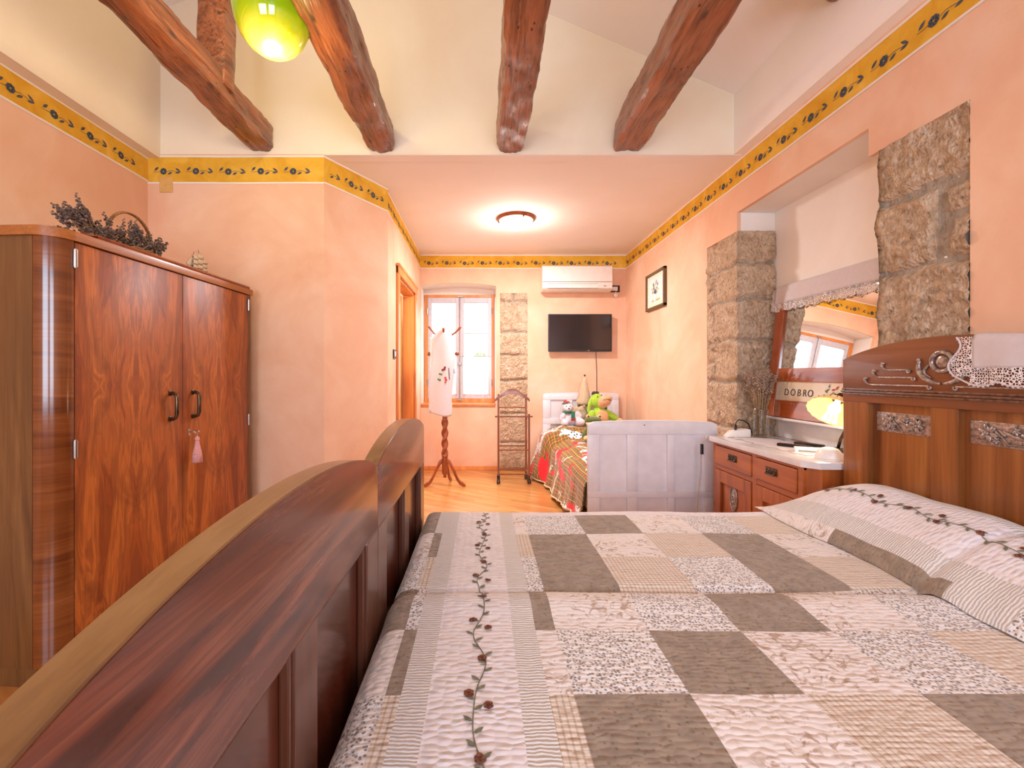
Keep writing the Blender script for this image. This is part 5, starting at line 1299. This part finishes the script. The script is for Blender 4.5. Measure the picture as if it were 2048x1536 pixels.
# ------------------------------------------------------------------ ceiling light and hanging lamp
cl = W(1032, 437, 4.19); cl.z = ZC
cf_ = thing('ceiling_light', 'round lit ceiling light with a wooden rim over the passage', 'ceiling light', cl)
b = MB(); b.lathe([(.150, 0), (.178, 0), (.180, -.010), (.174, -.020), (.160, -.026), (.150, -.022)], cl, 48); obj('rim', b, M['turned'], cf_, smooth='auto')
b = MB(); b.lathe([(.158, -.018), (.150, -.042), (.122, -.074), (.080, -.096), (.035, -.106), (0, -.108)], cl, 48)
gm = NT('lit_alabaster_glass'); gv = gm.obj(); gm.set(base=S(255, 240, 210), rough=.3, es=7.0, emit=gm.ramp(gm.noise(gv, 22, 4, 1.5), [(.35, S(255, 214, 140)), (.6, S(255, 244, 220))]))
obj('glass_dome', b, gm.m, cf_, smooth=True)
b = MB()
for k in range(3): t = .9 + 2*PI*k/3; b.ell(cl + Vector((.156*math.cos(t), .156*math.sin(t), -.022)), (.010, .010, .016))
obj('clip', b, M['bronze'], cf_, smooth=True)
hl = Vector((-.905, 1.93, 2.52))
hg = thing('pendant_lamp', 'lit yellow green glass pendant lamp hanging between the first two beams', 'pendant lamp', hl)
b = MB(); pf_ = [(0, .0), (.03, .002), (.065, .013), (.100, .038), (.128, .075), (.147, .118), (.156, .160), (.158, .195), (.160, .202), (.156, .210), (.152, .232), (.130, .275), (.09, .31), (.04, .328), (.03, .33)]
b.lathe(pf_, hl, 64)
gl = NT('swirled_green_glass'); o = gl.sep(gl.obj()); zl = gl.math('SUBTRACT', o[2], hl.z)
swz = gl.math('ADD', zl, gl.math('MULTIPLY', gl.noise(gl.obj(), 5, 2, 1.5), .07))
col = gl.ramp(gl.math('MULTIPLY', swz, 3.0), [(.0, S(206, 196, 40)), (.05, S(236, 214, 80)), (.12, S(250, 226, 130)), (.22, S(232, 212, 70)), (.31, S(186, 196, 20)), (.46, S(128, 166, 8)), (.62, S(150, 182, 24)), (.75, S(190, 210, 60))])
gl.set(base=col, rough=.08, coat=.8, emit=col, es=.42); obj('glass_shade', b, gl.m, hg, smooth=True)
b = MB(); b.lathe([(.034, .325), (.036, .345), (.02, .37), (.006, .385), (.004, .39)], hl, 24); b.tube([hl + Vector((0, 0, .38)), Vector((hl.x, hl.y, roofz(hl.x) - .02))], .004, 8); b.lathe([(0, -.035), (.05, -.03), (.055, 0), (0, 0)], (hl.x, hl.y, roofz(hl.x)), 24)
obj('cord_and_cap', b, M['bronze'], hg, smooth='auto')
E_FAR, E_REARL, E_REARR, E_PEND, E_PENDUP, E_CEIL, E_TAB, E_HALL, EXPO = 380, 50, 46, 10, 10, 56, 1.8, 30, 0.13
# ------------------------------------------------------------------ light
def area(name, loc, rot, sx, sy, e, c):
    l = bpy.data.lights.new(name, 'AREA'); l.shape = 'RECTANGLE'; l.size = sx; l.size_y = sy; l.energy = e; l.color = c
    o = link(bpy.data.objects.new(name, l)); o.location = loc; o.rotation_euler = rot; return o
def pt(name, loc, e, c, r=.05):
    l = bpy.data.lights.new(name, 'POINT'); l.energy = e; l.color = c; l.shadow_soft_size = r
    o = link(bpy.data.objects.new(name, l)); o.location = loc; return o
area('daylight_far_window', (-.3, 6.75, 2.95), (math.radians(-52), 0, 0), 1.6, 1.4, E_FAR, (.93, .97, 1))
area('daylight_rear_left', ((rw[0][0]+rw[0][1])/2, YB - .12, 1.55), (math.radians(90), 0, 0), 1.4, 1.35, E_REARL, (.66, .79, 1))
area('daylight_rear_right', ((rw[1][0]+rw[1][1])/2, YB - .12, 1.55), (math.radians(90), 0, 0), 1.3, 1.35, E_REARR, (.70, .81, 1))
pt('pendant_bulb_light', (hl.x, hl.y, hl.z - .06), E_PEND, (1, .76, .32), .10)
pt('pendant_up_light', (hl.x + .02, hl.y, hl.z + .46), E_PENDUP, (1, .84, .42), .06)
al = area('ceiling_lamp_light', (cl.x, cl.y, cl.z - .111), (0, 0, 0), .22, .22, E_CEIL * .72, (.97, .95, 1)); al.data.shape = 'DISK'
pt('ceiling_bulb_light', (cl.x, cl.y, cl.z - .16), E_CEIL * .22, (1, .96, .91), .07)
pt('table_bulb_light', nk + ax * .20, E_TAB, (1, .88, .70), .03)
pt('hall_fill_light', (-1.75, 4.3, 2.2), E_HALL, (1, .9, .75), .1)  # added fill to brighten the room beyond the door, no lamp fitting there
wd_ = bpy.data.worlds.new('sky'); SC.world = wd_; wd_.use_nodes = True
bg = wd_.node_tree.nodes['Background']; bg.inputs[0].default_value = (.84, .92, 1, 1); bg.inputs[1].default_value = 3.2
# ------------------------------------------------------------------ camera
cam = bpy.data.cameras.new('camera'); co = link(bpy.data.objects.new('camera', cam))
cam.sensor_width = 36; cam.lens = F / 2048 * 36; cam.shift_x = (1024 - VX) / 2048; cam.shift_y = -(768 - VY) / 2048
cam.clip_start = .02; co.location = (0, 0, CH); co.rotation_euler = (PI/2, 0, 0); SC.camera = co
vs_ = SC.view_settings; vs_.view_transform = 'Standard'; vs_.look = 'None'; vs_.gamma = 1; vs_.use_curve_mapping = False; vs_.exposure = EXPO
SC.cycles.use_denoising = True; SC.cycles.max_bounces = 10; SC.cycles.diffuse_bounces = 5; SC.cycles.transparent_max_bounces = 16; SC.cycles.sample_clamp_indirect = 6
SC.cycles.caustics_reflective = False; SC.cycles.caustics_refractive = False
